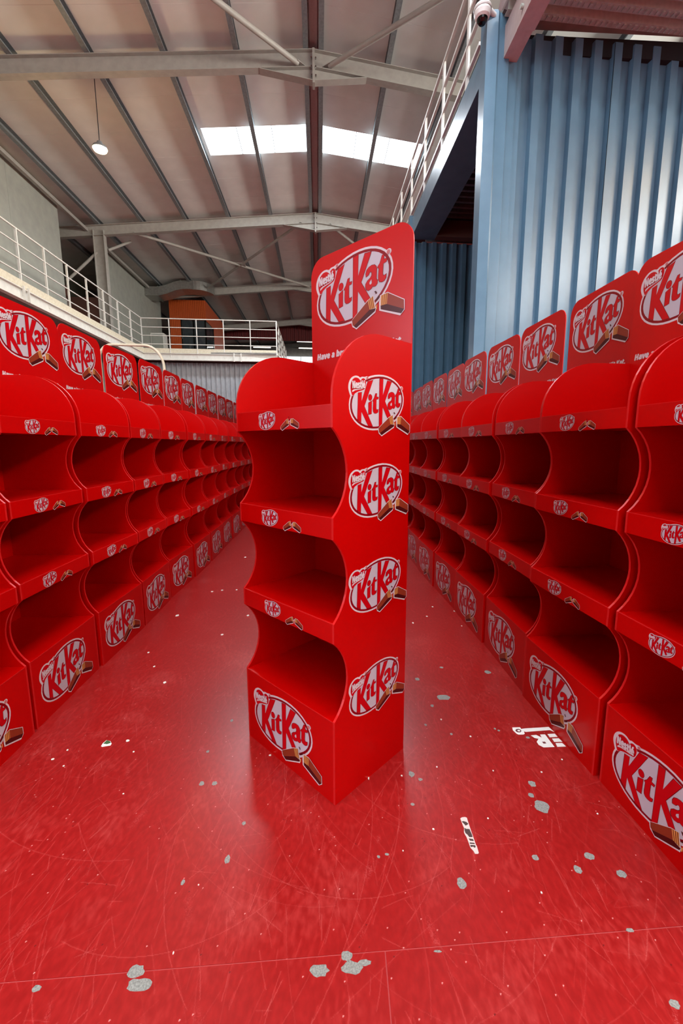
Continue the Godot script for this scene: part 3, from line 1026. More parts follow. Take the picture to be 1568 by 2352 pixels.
func far_end() -> void:
	var we := setting("wall_far")
	var b := MB.new()
	for k in 14:
		corrugated(b, 30.6, -10.5 + k * 1.5, cdir(), 1.5005, 7.0, 8.4, -adir(), 0.25, 0.1, 0.025, 0.04)
	put(b, "cladding_sheet", M.maroon, we)
	b = MB.new()
	b.bar(B(30.66, -10.5, 7.7), B(30.66, 10.5, 7.7), 0.03, 1.4)
	put(b, "backing_wall", M.dark, we)
	b = MB.new()
	b.bar(B(35, -10.5, 3.0), B(35, 10.5, 3.0), 0.1, 9.0)
	put(b, "end_wall", M.concrete, we)
	b = MB.new()
	b.bar(B(44.2, -10.6, 3.0), B(44.2, 10.6, 3.0), 0.1, 9.5)
	put(b, "gable_wall", M.concrete, we)
	var wn := setting("window_1")
	for k in 4:
		b = MB.new()
		b.bar(B(34.9, -3.55 + k * 1.15, 6.62), B(34.9, -2.45 + k * 1.15, 6.62), 0.02, 0.42)
		put(b, "window_pane", M.daylight, wn)
	area_light("window_glow", wn, B(34.8, -1.3, 6.62), -adir(), cdir(), Vector2(4.5, 0.42), Color(0.9, 0.95, 1.0), 3.0)
	# fluorescent battens
	for q in [[-1.45, 7.52, "upper"], [-1.33, 7.06, "lower"], [-4.6, 7.06, "left"]]:
		var lamp := thing("fluorescent_lamp", "%s of the lit fluorescent tubes hanging in the dark far end" % q[0 + 2], "lamp", "fluorescent tubes at the far end")
		var a := B(33.0, q[0], q[1])
		b = MB.new()
		b.bar(a, a + cdir() * 1.25, 0.05, 0.05)
		put(b, "tube", M.tube_light, lamp)
		b = MB.new()
		b.bar(a + Vector3(0, 0.05, 0), a + cdir() * 1.25 + Vector3(0, 0.05, 0), 0.09, 0.05)
		put(b, "batten", M.white_steel, lamp)
		area_light("tube_glow", lamp, a + cdir() * 0.62 - Vector3(0, 0.03, 0), Vector3.DOWN, cdir(), Vector2(1.25, 0.05), Color(1, 0.98, 0.93), 1.5)
	# a bright window in the left wall below the gallery, just behind the camera's shoulder
	var dr := setting("window_4")
	for i in 3:
		for k in 2:
			b = MB.new()
			b.bar(B(-1.2 + i * 0.7, -7.90, 1.25 + k * 1.25), B(-0.55 + i * 0.7, -7.90, 1.25 + k * 1.25), 0.02, 1.2)
			put(b, "window_pane", M.door_light, dr)
	b = MB.new()
	for q in [-1.22, -0.525, 0.175, 0.875]: b.bar(B(q, -7.89, 0.6), B(q, -7.89, 3.12), 0.05, 0.05, adir())
	for q in [0.6, 1.875, 3.12]: b.bar(B(-1.22, -7.89, q), B(0.875, -7.89, q), 0.05, 0.05)
	put(b, "window_frame", M.galv, dr)
	area_light("window_glow", dr, B(-0.17, -7.85, 1.87), cdir(), adir(), Vector2(2.1, 2.5), Color(0.90, 0.94, 1.0), DOOR)
	# rest of the shell, out of view: end wall behind the camera and the right side
	var wb := setting("wall_back")
	b = MB.new()
	b.bar(B(-15.5, -10.6, 3.0), B(-15.5, 10.6, 3.0), 0.1, 9.5)
	put(b, "wall_panel", M.wall, wb)
	# tall glazing in the gable behind the camera
	var gw := setting("window_2")
	for i in 6:
		for j in 3:
			b = MB.new()
			b.bar(B(-15.40, -6.0 + i * 2.0, 2.9 + j * 1.5), B(-15.40, -4.06 + i * 2.0, 2.9 + j * 1.5), 0.02, 1.44)
			put(b, "window_pane", M.daylight, gw)
	area_light("window_glow", gw, B(-15.3, 0, 4.4), adir(), cdir(), Vector2(11.9, 4.4), Color(0.95, 0.97, 1.0), GABLE)
	var wr := setting("wall_right")
	b = MB.new()
	b.bar(B(-15.5, 10.6, 3.0), B(44, 10.6, 3.0), 0.1, 8.7)
	put(b, "wall_panel", M.wall, wr)
	# a clerestory band high in the right wall
	var cw := setting("window_3")
	for i in 14:
		b = MB.new()
		b.bar(B(-12.0 + i * 2.0, 10.50, 6.1), B(-10.06 + i * 2.0, 10.50, 6.1), 0.02, 1.5)
		put(b, "window_pane", M.daylight, cw)
	area_light("window_glow", cw, B(2.0, 10.44, 6.1), -cdir(), adir(), Vector2(27.9, 1.5), Color(1.0, 0.97, 0.93), CLERE)

# ---------------------------------------------------------------- lamps and odd things
func high_bay(t: float, s: float, y: float, label: String) -> void:
	var o := B(t, s, y)
	var l := thing("high_bay_lamp", label, "lamp", "hanging high bay lamps", o)
	var top := roof_y(s) - y
	var b := MB.new()
	b.tube([Vector3(0, 0.12, 0), Vector3(0, top - 0.04, 0)], 0.008, 6)
	put(b, "cable", M.dark, l)
	b = MB.new()
	b.lathe(Vector3.ZERO, [[0.0, 0.14], [0.05, 0.14], [0.07, 0.08], [0.135, 0.05], [0.15, 0.02], [0.15, 0.0]], 20)
	put(b, "housing", M.galv, l)
	b = MB.new()
	b.lathe(Vector3.ZERO, [[0.147, 0.004], [0.13, -0.03], [0.08, -0.05], [0.0, -0.055]], 20)
	put(b, "lens", M.lamp_glow, l)
	var a := OmniLight3D.new()
	a.name = "lamp_light"
	l.add_child(a, true)
	a.position = Vector3(0, -0.16, 0)
	a.light_color = Color(1.0, 0.86, 0.62)
	a.light_energy = LAMP
	a.light_size = 0.15
	a.omni_range = 60.0
	a.omni_attenuation = 2.0
	a.shadow_enabled = true

func odds() -> void:
	high_bay(10.8, -4.6, 6.33, "glowing warm high bay lamp hanging from the roof on a thin cable")
	for q in [[1.4, "first"], [-1.2, "second"], [-4.4, "third"]]:
		high_bay(q[0], 8.25, 6.2, "%s high bay lamp of the row hanging behind the camera on the right" % q[1])
	# bent pale tube hoop behind the left row
	var h := thing("tube_hoop", "bent pale metal tube hoop standing behind the left row of stands", "hoop")
	var t := 5.6
	var path := [B(t, -2.58, -EYE), B(t, -2.58, 1.05)]
	for k in 7:
		var g := PI * 0.5 * k / 6.0
		path.append(B(t, -2.43 - 0.15 * cos(g), 1.05 + 0.145 * sin(g)))
	for k in 9:
		var g := PI * 0.5 * k / 8.0
		path.append(B(t, -2.07 + 0.22 * sin(g), 0.93 + 0.265 * cos(g)))
	path.append(B(t, -1.85, -EYE))
	var b := MB.new()
	b.tube(path, 0.016, 10)
	put(b, "tube", M.pale_tube, h)
	b = MB.new()
	var coil := []
	for k in 90:
		var g := TAU * k / 11.0
		coil.append(B(t, -1.85, 0.78 - 0.0031 * k) + Vector3(cos(g) * 0.024, 0, sin(g) * 0.024))
	b.tube(coil, 0.006, 5)
	put(b, "coil", M.pale_tube, h)

# ---------------------------------------------------------------- camera and light
const SKYLIGHT := 28.0
const CLERE := 240.0
const LAMP := 1.6
const DOOR := 8.0
const GABLE := 6.0

func view() -> void:
	var cam := Camera3D.new()
	cam.name = "camera"
	add_child(cam)
	cam.position = Vector3(0, EYE, 0)
	cam.rotation = Vector3(-0.1558, 0, -0.0038)
	cam.keep_aspect = Camera3D.KEEP_HEIGHT
	cam.fov = 100.47
	cam.near = 0.05
	cam.far = 200.0
	cam.current = true
	var sky := Sky.new()
	var sm := ProceduralSkyMaterial.new()
	sm.sky_top_color = Color(0.55, 0.68, 0.85)
	sm.sky_horizon_color = Color(0.80, 0.85, 0.90)
	sm.ground_bottom_color = Color(0.3, 0.3, 0.3)
	sm.ground_horizon_color = Color(0.6, 0.6, 0.6)
	sky.sky_material = sm
	var env := Environment.new()
	env.background_mode = Environment.BG_SKY
	env.sky = sky
	env.tonemap_mode = Environment.TONE_MAPPER_LINEAR
	env.tonemap_exposure = 1.16
	env.sdfgi_enabled = true
	env.ssao_enabled = true
	env.ssil_enabled = true
	var we := WorldEnvironment.new()
	we.name = "world"
	we.environment = env
	add_child(we)

func _ready() -> void:
	rng.seed = 1
	view()
	materials()
	M.skylight = glow(Color(0.95, 0.98, 1.0), 4.0)
	M.daylight = glow(Color(0.92, 0.96, 1.0), 1.3)
	M.door_light = glow(Color(0.90, 0.92, 1.0), 11.0)
	M.tube_light = glow(Color(1.0, 0.98, 0.92), 3.0)
	M.lamp_glow = glow(Color(1.0, 0.90, 0.66), 8.0)
	build_floor()
	build_roof()
	build_right()
	build_left()
	far_end()
	stands()
	odds()

# outlines of the printed artwork, in half-widths of the oval
const ART := [
	["W", [0.981, 0.193, 0.951, 0.285, 0.896, 0.370, 0.820, 0.446, 0.724, 0.511, 0.610, 0.564, 0.481, 0.602, 0.340, 0.626, 0.190, 0.634, 0.036, 0.627, -0.119, 0.604, -0.271, 0.567, -0.416, 0.515, -0.551, 0.451, -0.673, 0.375, -0.778, 0.291, -0.864, 0.199, -0.928, 0.102, -0.970, 0.003, -0.988, -0.096, -0.981, -0.193, -0.951, -0.285, -0.896, -0.370, -0.820, -0.446, -0.724, -0.511, -0.610, -0.564, -0.481, -0.602, -0.340, -0.626, -0.190, -0.634, -0.036, -0.627, 0.119, -0.604, 0.271, -0.567, 0.416, -0.515, 0.551, -0.451, 0.673, -0.375, 0.778, -0.291, 0.864, -0.199, 0.928, -0.102, 0.970, -0.003, 0.988, 0.096]],
	["W", [-0.879, 0.059, -0.902, 0.059, -0.919, 0.066, -0.935, 0.079, -0.950, 0.100, -0.965, 0.127, -0.978, 0.154, -0.989, 0.182, -0.999, 0.210, -1.004, 0.240, -1.004, 0.273, -1.000, 0.306, -0.992, 0.339, -0.978, 0.372, -0.960, 0.404, -0.939, 0.432, -0.915, 0.455, -0.888, 0.475, -0.860, 0.491, -0.831, 0.504, -0.800, 0.513, -0.770, 0.519, -0.741, 0.521, -0.712, 0.519, -0.686, 0.516, -0.664, 0.508, -0.644, 0.499, -0.624, 0.495, -0.604, 0.500, -0.584, 0.511, -0.562, 0.519, -0.539, 0.521, -0.514, 0.520, -0.492, 0.521, -0.474, 0.523, -0.459, 0.527, -0.444, 0.532, -0.428, 0.538, -0.412, 0.544, -0.396, 0.547, -0.382, 0.544, -0.368, 0.538, -0.356, 0.528, -0.348, 0.515, -0.342, 0.498, -0.340, 0.474, -0.340, 0.437, -0.345, 0.392, -0.355, 0.349, -0.370, 0.311, -0.390, 0.273, -0.418, 0.242, -0.456, 0.216, -0.500, 0.196, -0.545, 0.180, -0.587, 0.168, -0.629, 0.160, -0.669, 0.150, -0.707, 0.135, -0.742, 0.118, -0.777, 0.101, -0.813, 0.084, -0.849, 0.068]],
	["W", [0.944, 0.397, 0.936, 0.370, 0.913, 0.348, 0.880, 0.338, 0.847, 0.342, 0.823, 0.360, 0.814, 0.386, 0.821, 0.413, 0.845, 0.435, 0.877, 0.445, 0.910, 0.441, 0.934, 0.423]],
	["M", [0.944, 0.186, 0.915, 0.272, 0.863, 0.351, 0.791, 0.422, 0.698, 0.482, 0.589, 0.531, 0.465, 0.566, 0.329, 0.588, 0.186, 0.595, 0.038, 0.587, -0.111, 0.565, -0.257, 0.529, -0.397, 0.480, -0.528, 0.419, -0.645, 0.348, -0.746, 0.268, -0.829, 0.182, -0.891, 0.091, -0.932, -0.002, -0.950, -0.095, -0.944, -0.186, -0.915, -0.272, -0.863, -0.351, -0.791, -0.422, -0.698, -0.482, -0.589, -0.531, -0.465, -0.566, -0.329, -0.588, -0.186, -0.595, -0.038, -0.587, 0.111, -0.565, 0.257, -0.529, 0.397, -0.480, 0.528, -0.419, 0.645, -0.348, 0.746, -0.268, 0.829, -0.182, 0.891, -0.091, 0.932, 0.002, 0.950, 0.095]],
	["P", [0.888, 0.175, 0.861, 0.254, 0.813, 0.327, 0.745, 0.392, 0.658, 0.448, 0.555, 0.492, 0.439, 0.524, 0.312, 0.543, 0.177, 0.549, 0.038, 0.542, -0.102, 0.521, -0.240, 0.487, -0.372, 0.441, -0.494, 0.385, -0.605, 0.319, -0.700, 0.245, -0.779, 0.165, -0.838, 0.081, -0.876, -0.005, -0.893, -0.091, -0.888, -0.175, -0.861, -0.254, -0.813, -0.327, -0.745, -0.392, -0.658, -0.448, -0.555, -0.492, -0.439, -0.524, -0.312, -0.543, -0.177, -0.549, -0.038, -0.542, 0.102, -0.521, 0.240, -0.487, 0.372, -0.441, 0.494, -0.385, 0.605, -0.319, 0.700, -0.245, 0.779, -0.165, 0.838, -0.081, 0.876, 0.005, 0.893, 0.091]],
	["W", [-0.873, 0.081, -0.890, 0.090, -0.903, 0.111, -0.914, 0.132, -0.923, 0.150, -0.931, 0.169, -0.936, 0.189, -0.940, 0.211, -0.942, 0.234, -0.942, 0.258, -0.939, 0.284, -0.935, 0.311, -0.927, 0.337, -0.916, 0.363, -0.901, 0.388, -0.885, 0.410, -0.868, 0.428, -0.848, 0.442, -0.829, 0.453, -0.809, 0.462, -0.789, 0.468, -0.768, 0.471, -0.746, 0.472, -0.722, 0.470, -0.700, 0.467, -0.678, 0.461, -0.656, 0.453, -0.638, 0.445, -0.624, 0.435, -0.613, 0.425, -0.602, 0.421, -0.591, 0.429, -0.581, 0.444, -0.568, 0.457, -0.553, 0.468, -0.536, 0.476, -0.518, 0.482, -0.499, 0.482, -0.479, 0.479, -0.461, 0.471, -0.448, 0.459, -0.437, 0.443, -0.429, 0.426, -0.425, 0.407, -0.424, 0.386, -0.425, 0.365, -0.428, 0.344, -0.433, 0.323, -0.441, 0.303, -0.450, 0.283, -0.462, 0.265, -0.480, 0.248, -0.509, 0.235, -0.545, 0.223, -0.583, 0.211, -0.624, 0.200, -0.667, 0.189, -0.706, 0.177, -0.740, 0.163, -0.770, 0.149, -0.798, 0.133, -0.826, 0.113, -0.851, 0.091]],
	["R", [-0.867, 0.089, -0.884, 0.098, -0.897, 0.119, -0.908, 0.140, -0.917, 0.159, -0.925, 0.178, -0.930, 0.198, -0.934, 0.219, -0.936, 0.242, -0.936, 0.266, -0.934, 0.292, -0.929, 0.319, -0.921, 0.346, -0.910, 0.372, -0.895, 0.397, -0.879, 0.419, -0.862, 0.436, -0.842, 0.450, -0.823, 0.462, -0.803, 0.471, -0.783, 0.477, -0.762, 0.480, -0.739, 0.481, -0.715, 0.479, -0.694, 0.475, -0.676, 0.469, -0.661, 0.461, -0.647, 0.452, -0.635, 0.442, -0.623, 0.432, -0.612, 0.428, -0.601, 0.436, -0.590, 0.451, -0.578, 0.464, -0.562, 0.475, -0.545, 0.484, -0.528, 0.489, -0.508, 0.489, -0.488, 0.486, -0.471, 0.478, -0.457, 0.466, -0.446, 0.451, -0.439, 0.433, -0.435, 0.414, -0.434, 0.393, -0.435, 0.373, -0.438, 0.352, -0.443, 0.330, -0.450, 0.310, -0.459, 0.291, -0.471, 0.272, -0.490, 0.256, -0.519, 0.242, -0.555, 0.230, -0.592, 0.219, -0.628, 0.208, -0.665, 0.197, -0.700, 0.185, -0.733, 0.172, -0.763, 0.157, -0.792, 0.142, -0.820, 0.121, -0.845, 0.099]],
	["W", [-0.885, 0.160, -0.879, 0.202, -0.822, 0.227, -0.701, 0.247, -0.592, 0.267, -0.495, 0.298, -0.514, 0.272, -0.576, 0.248, -0.685, 0.229, -0.792, 0.206, -0.845, 0.180]],
	["D", [-0.702, 0.167, -0.570, 0.193, -0.574, 0.003, -0.379, 0.439, -0.181, 0.491, -0.477, -0.111, -0.183, -0.548, -0.353, -0.544, -0.580, -0.240, -0.586, -0.479, -0.723, -0.414]],
	["R", [-0.693, 0.163, -0.579, 0.185, -0.575, -0.000, -0.371, 0.435, -0.193, 0.483, -0.487, -0.112, -0.197, -0.542, -0.346, -0.538, -0.582, -0.235, -0.592, -0.470, -0.714, -0.410]],
	["D", [-0.216, 0.101, -0.221, 0.073, -0.235, 0.048, -0.257, 0.029, -0.286, 0.020, -0.315, 0.025, -0.338, 0.040, -0.352, 0.063, -0.357, 0.090, -0.353, 0.118, -0.339, 0.143, -0.317, 0.162, -0.288, 0.170, -0.259, 0.166, -0.236, 0.151, -0.221, 0.128]],
	["R", [-0.226, 0.100, -0.230, 0.073, -0.243, 0.050, -0.263, 0.034, -0.286, 0.027, -0.309, 0.031, -0.329, 0.044, -0.342, 0.065, -0.347, 0.091, -0.343, 0.117, -0.330, 0.141, -0.311, 0.157, -0.288, 0.164, -0.264, 0.160, -0.245, 0.147, -0.231, 0.126]],
	["D", [-0.353, -0.023, -0.226, 0.033, -0.232, -0.270, -0.354, -0.294]],
	["R", [-0.343, -0.026, -0.234, 0.023, -0.242, -0.265, -0.344, -0.286]],
	["D", [-0.110, 0.198, -0.048, 0.207, -0.057, 0.129, 0.015, 0.130, 0.003, 0.075, -0.064, 0.066, -0.067, -0.129, -0.056, -0.161, 0.009, -0.146, -0.000, -0.216, -0.047, -0.244, -0.097, -0.254, -0.154, -0.245, -0.187, -0.212, -0.195, -0.152, -0.187, 0.005, -0.215, 0.014, -0.207, 0.038, -0.160, 0.089]],
	["R", [-0.102, 0.193, -0.059, 0.199, -0.068, 0.122, 0.004, 0.123, -0.006, 0.080, -0.074, 0.071, -0.078, -0.130, -0.064, -0.169, -0.002, -0.155, -0.010, -0.214, -0.052, -0.238, -0.096, -0.248, -0.147, -0.240, -0.178, -0.209, -0.185, -0.152, -0.177, 0.009, -0.204, 0.018, -0.197, 0.036, -0.151, 0.087]],
	["D", [0.032, 0.539, 0.176, 0.551, 0.166, 0.182, 0.323, 0.530, 0.497, 0.511, 0.249, 0.046, 0.487, -0.299, 0.362, -0.368, 0.163, -0.094, 0.147, -0.511, 0.023, -0.573]],
	["R", [0.042, 0.533, 0.166, 0.544, 0.165, 0.179, 0.330, 0.522, 0.483, 0.505, 0.238, 0.045, 0.474, -0.297, 0.366, -0.357, 0.161, -0.089, 0.137, -0.508, 0.030, -0.565]],
	["D", [0.356, 0.101, 0.346, 0.167, 0.371, 0.226, 0.425, 0.263, 0.498, 0.281, 0.569, 0.272, 0.614, 0.231, 0.627, 0.177, 0.620, 0.032, 0.627, 0.005, 0.651, -0.008, 0.640, -0.069, 0.594, -0.108, 0.542, -0.103, 0.530, -0.094, 0.497, -0.125, 0.423, -0.144, 0.368, -0.122, 0.340, -0.072, 0.346, -0.008, 0.395, 0.042, 0.463, 0.076, 0.492, 0.108, 0.491, 0.151, 0.473, 0.165, 0.455, 0.159, 0.431, 0.124]],
	["R", [0.365, 0.111, 0.357, 0.167, 0.381, 0.223, 0.430, 0.258, 0.497, 0.274, 0.562, 0.266, 0.603, 0.228, 0.616, 0.176, 0.608, 0.031, 0.617, 0.001, 0.639, -0.011, 0.630, -0.067, 0.589, -0.101, 0.548, -0.096, 0.530, -0.082, 0.490, -0.120, 0.425, -0.136, 0.377, -0.117, 0.351, -0.071, 0.357, -0.009, 0.403, 0.038, 0.471, 0.072, 0.503, 0.107, 0.502, 0.154, 0.476, 0.174, 0.447, 0.163, 0.422, 0.128]],
	["D", [0.733, 0.379, 0.791, 0.388, 0.790, 0.304, 0.859, 0.303, 0.847, 0.239, 0.776, 0.227, 0.766, 0.063, 0.782, 0.033, 0.848, 0.050, 0.841, -0.024, 0.795, -0.064, 0.741, -0.075, 0.680, -0.058, 0.651, -0.011, 0.649, 0.045, 0.660, 0.174, 0.625, 0.195, 0.638, 0.219, 0.682, 0.261]],
	["R", [0.742, 0.374, 0.780, 0.379, 0.778, 0.297, 0.847, 0.296, 0.837, 0.244, 0.765, 0.231, 0.754, 0.061, 0.774, 0.024, 0.835, 0.039, 0.829, -0.022, 0.788, -0.058, 0.743, -0.067, 0.689, -0.053, 0.662, -0.010, 0.660, 0.046, 0.672, 0.178, 0.638, 0.197, 0.648, 0.217, 0.692, 0.259]],
	["D", [0.494, 0.038, 0.505, -0.031, 0.474, -0.049, 0.446, -0.037, 0.449, -0.003]],
	["P", [0.494, 0.037, 0.503, -0.031, 0.474, -0.048, 0.448, -0.036, 0.451, -0.003]],
	["G", [-0.359, 0.510, -0.363, 0.494, -0.375, 0.480, -0.391, 0.474, -0.407, 0.477, -0.419, 0.488, -0.423, 0.504, -0.419, 0.520, -0.408, 0.533, -0.392, 0.539, -0.376, 0.537, -0.364, 0.526]],
	["G", [0.917, 0.395, 0.912, 0.375, 0.899, 0.360, 0.880, 0.354, 0.860, 0.357, 0.846, 0.370, 0.840, 0.388, 0.845, 0.407, 0.858, 0.423, 0.877, 0.429, 0.897, 0.426, 0.911, 0.413]],
	["W", [-0.002, -0.633, 0.011, -0.574, 0.392, -0.310, 0.541, -0.252, 0.610, -0.478, 0.601, -0.552, 0.126, -0.766, 0.094, -0.742, 0.023, -0.706]],
	["C", [0.011, -0.582, 0.410, -0.313, 0.458, -0.479, 0.058, -0.693, 0.026, -0.674]],
	["F", [0.410, -0.313, 0.541, -0.259, 0.550, -0.328, 0.587, -0.474, 0.458, -0.479]],
	["K", [0.058, -0.693, 0.458, -0.479, 0.603, -0.483, 0.585, -0.530, 0.129, -0.740, 0.093, -0.722]],
	["W", [0.703, -0.285, 0.879, -0.268, 1.252, -0.472, 1.258, -0.639, 1.161, -0.719, 0.687, -0.543, 0.680, -0.401]],
	["C", [0.875, -0.280, 1.236, -0.477, 1.245, -0.630, 0.861, -0.467]],
	["F", [0.722, -0.296, 0.875, -0.280, 0.861, -0.467, 0.719, -0.465]],
	["K", [0.719, -0.465, 0.861, -0.467, 1.245, -0.630, 1.182, -0.690, 0.721, -0.527]],
	["B", [0.432, -0.304, 0.446, -0.298, 0.494, -0.478, 0.479, -0.478]],
	["B", [0.748, -0.293, 0.764, -0.291, 0.758, -0.466, 0.743, -0.466]],
	["B", [0.472, -0.288, 0.486, -0.282, 0.533, -0.476, 0.518, -0.477]],
	["B", [0.794, -0.288, 0.811, -0.287, 0.801, -0.466, 0.786, -0.466]],
	["B", [0.511, -0.271, 0.526, -0.265, 0.572, -0.475, 0.558, -0.475]],
	["B", [0.840, -0.284, 0.857, -0.282, 0.845, -0.467, 0.829, -0.466]],
	["K", [0.569, -0.193, 0.601, -0.186, 0.634, -0.223, 0.608, -0.242]],
	["K", [0.660, -0.289, 0.697, -0.272, 0.689, -0.316, 0.648, -0.344, 0.605, -0.370, 0.596, -0.354]],
	["W", [0.597, -0.404, 0.708, -0.332, 0.714, -0.350, 0.609, -0.422]],
	["F", [0.617, -0.443, 0.646, -0.425, 0.637, -0.504, 0.615, -0.516]],
]
const ART_BARS_FROM := 26
# bare patches in the floor paint: x, z, half width, half length
const CHIPS := [[0.524, -2.041, 0.0339, 0.0232], [0.422, -2.217, 0.0134, 0.0157], [0.842, -2.288, 0.0163, 0.0167], [0.586, -2.344, 0.0103, 0.0100], [0.453, -1.970, 0.0088, 0.0109], [0.276, -1.519, 0.0113, 0.0148], [0.306, -1.492, 0.0086, 0.0077], [0.256, -1.375, 0.0072, 0.0067], [0.736, -1.468, 0.0126, 0.0150], [0.707, -1.414, 0.0098, 0.0111], [0.725, -1.362, 0.0245, 0.0245], [0.613, -1.169, 0.0111, 0.0094], [0.787, -1.173, 0.0139, 0.0124], [0.726, -1.130, 0.0114, 0.0123], [0.852, -1.116, 0.0133, 0.0120], [0.356, -1.089, 0.0137, 0.0180], [0.114, -1.174, 0.0049, 0.0051], [0.141, -1.182, 0.0070, 0.0044], [0.776, -0.963, 0.0100, 0.0052], [0.009, -0.907, 0.0146, 0.0118], [0.024, -0.882, 0.0263, 0.0136], [0.055, -0.892, 0.0155, 0.0065], [0.778, -0.809, 0.0107, 0.0087], [0.831, -1.732, 0.0088, 0.0072], [0.245, -0.916, 0.0096, 0.0029], [-0.548, -1.475, 0.0102, 0.0108], [-0.498, -1.476, 0.0093, 0.0108], [-0.344, -1.298, 0.0068, 0.0078], [-0.367, -1.167, 0.0083, 0.0144], [-0.482, -1.095, 0.0053, 0.0084], [-0.519, -0.876, 0.0197, 0.0134], [-0.497, -0.848, 0.0277, 0.0136], [-0.060, -0.876, 0.0229, 0.0139], [-0.744, -0.842, 0.0095, 0.0071], [-0.579, -1.651, 0.0056, 0.0079], [-0.529, -1.859, 0.0063, 0.0098], [0.495, -1.757, 0.0059, 0.0074], [0.719, -1.780, 0.0060, 0.0060], [0.391, -1.822, 0.0061, 0.0079], [0.706, -1.792, 0.0050, 0.0061]]
# scraps on the floor: x, z, half width, half length
const SCRAPS := [[-1.274, -3.136, 0.0135, 0.0171], [-0.727, -3.131, 0.0101, 0.0128], [-1.134, -4.870, 0.0128, 0.0198], [-1.167, -3.680, 0.0098, 0.0116], [-1.087, -3.714, 0.0099, 0.0118], [-0.958, -3.725, 0.0080, 0.0118], [-0.833, -2.795, 0.0091, 0.0103], [-1.231, -2.540, 0.0069, 0.0087], [-1.119, -2.366, 0.0052, 0.0076], [-0.985, -2.191, 0.0085, 0.0110], [-0.957, -1.719, 0.0078, 0.0071], [-1.217, -1.608, 0.0064, 0.0050], [-1.189, -1.662, 0.0038, 0.0040], [-0.897, -1.650, 0.0038, 0.0040], [-1.146, -1.569, 0.0036, 0.0036], [0.888, -3.202, 0.0069, 0.0089], [0.735, -3.295, 0.0071, 0.0094], [0.651, -3.101, 0.0067, 0.0084], [0.524, -2.980, 0.0064, 0.0117], [0.868, -2.924, 0.0047, 0.0075], [0.473, -1.860, 0.0042, 0.0049], [0.577, -1.739, 0.0039, 0.0043], [0.235, -1.510, 0.0035, 0.0034], [0.103, -1.498, 0.0026, 0.0089], [0.798, -1.526, 0.0035, 0.0034], [0.607, -1.534, 0.0026, 0.0035], [0.310, -1.271, 0.0037, 0.0033], [0.906, -1.330, 0.0031, 0.0027], [0.582, -1.061, 0.0025, 0.0031], [-0.440, -0.914, 0.0017, 0.0034], [-0.432, -1.087, 0.0020, 0.0019], [-0.828, -1.426, 0.0033, 0.0031], [-0.087, -1.483, 0.0034, 0.0066], [0.385, -1.556, 0.0036, 0.0036], [0.511, -1.313, 0.0031, 0.0027], [0.195, -1.193, 0.0021, 0.0022], [0.915, -1.595, 0.0036, 0.0037], [-0.307, -1.626, 0.0046, 0.0039]]
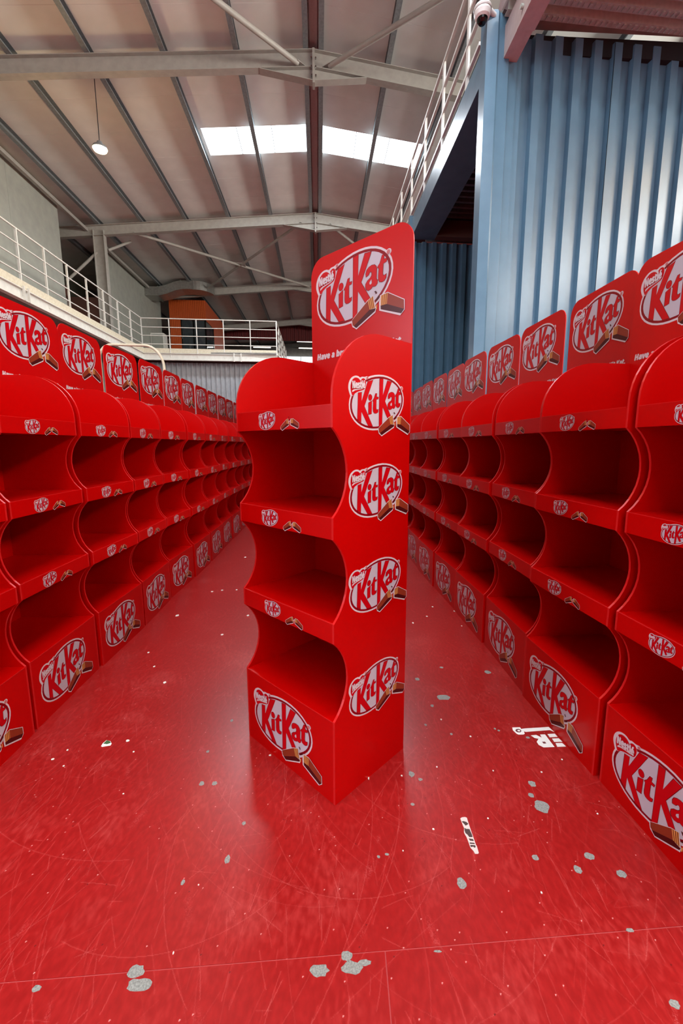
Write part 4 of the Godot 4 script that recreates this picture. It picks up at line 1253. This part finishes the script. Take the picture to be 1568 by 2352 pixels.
# the lettering painted on the floor (colour, x, z ...)
const MARKING := [["W", [0.7895, -1.8007, 0.8264, -1.8024, 0.8266, -1.7906, 0.8341, -1.7809, 0.8286, -1.7561, 0.8203, -1.7513, 0.7977, -1.7514, 0.7916, -1.7582, 0.7843, -1.7812]], ["W", [0.8261, -1.7895, 0.8432, -1.7933, 0.9006, -1.7981, 0.9600, -1.8036, 0.9686, -1.7686, 0.9543, -1.7810, 0.8901, -1.7748, 0.8393, -1.7693, 0.8334, -1.7732]], ["M", [0.7958, -1.7811, 0.8041, -1.7888, 0.8151, -1.7907, 0.8221, -1.7829, 0.8207, -1.7733, 0.8127, -1.7664, 0.8013, -1.7665, 0.7958, -1.7715]], ["W", [0.8044, -1.7803, 0.8122, -1.7837, 0.8167, -1.7791, 0.8151, -1.7733, 0.8086, -1.7718, 0.8048, -1.7749]], ["W", [0.8514, -1.7447, 0.8765, -1.7476, 0.8934, -1.7297, 0.8953, -1.7501, 0.9182, -1.7507, 0.9212, -1.6702, 0.8730, -1.6677, 0.8585, -1.6834, 0.8588, -1.7028, 0.8764, -1.7225, 0.8603, -1.7281]], ["M", [0.8820, -1.7026, 0.8951, -1.7033, 0.8962, -1.6912, 0.8834, -1.6899]], ["W", [0.9306, -1.7529, 0.9646, -1.7553, 0.9669, -1.7348, 0.9306, -1.7321]], ["W", [0.9358, -1.7222, 0.9664, -1.7238, 0.9714, -1.7022, 0.9356, -1.7016]], ["W", [0.9371, -1.6924, 0.9663, -1.6937, 0.9718, -1.6723, 0.9336, -1.6708]]]
const STRIP := [0.4135, -1.3131, 0.4207, -1.3180, 0.4320, -1.3192, 0.4375, -1.3166, 0.4370, -1.2934, 0.4369, -1.2599, 0.4373, -1.2367, 0.4375, -1.2135, 0.4389, -1.2088, 0.4379, -1.1850, 0.4334, -1.1820, 0.4244, -1.1820, 0.4228, -1.1919, 0.4162, -1.2034, 0.4158, -1.2215, 0.4145, -1.2425, 0.4116, -1.2533, 0.4115, -1.2608, 0.4164, -1.2752, 0.4150, -1.2865]
const STRIP_STAINS := [[0.4150, -1.3006, 0.4217, -1.3023, 0.4308, -1.2987, 0.4357, -1.2916, 0.4306, -1.2873, 0.4237, -1.2847, 0.4208, -1.2908], [0.4174, -1.2761, 0.4222, -1.2718, 0.4334, -1.2709, 0.4346, -1.2599, 0.4354, -1.2499, 0.4348, -1.2408, 0.4237, -1.2409, 0.4204, -1.2499, 0.4153, -1.2558, 0.4150, -1.2650], [0.4200, -1.2360, 0.4341, -1.2335, 0.4345, -1.2262, 0.4221, -1.2279], [0.4187, -1.2215, 0.4343, -1.2199, 0.4347, -1.2151, 0.4187, -1.2167], [0.4183, -1.2128, 0.4346, -1.2112, 0.4341, -1.2049, 0.4290, -1.2026, 0.4266, -1.2065, 0.4181, -1.2050]]
const WRAPPER := [-1.0563, -1.6851, -1.0580, -1.7037, -1.0531, -1.7227, -1.0321, -1.7162, -1.0185, -1.7004, -1.0180, -1.6898, -1.0500, -1.6814]
const WRAPPER_GREEN := [-1.0551, -1.6999, -1.0511, -1.7214, -1.0328, -1.7149, -1.0239, -1.7048, -1.0365, -1.6961]
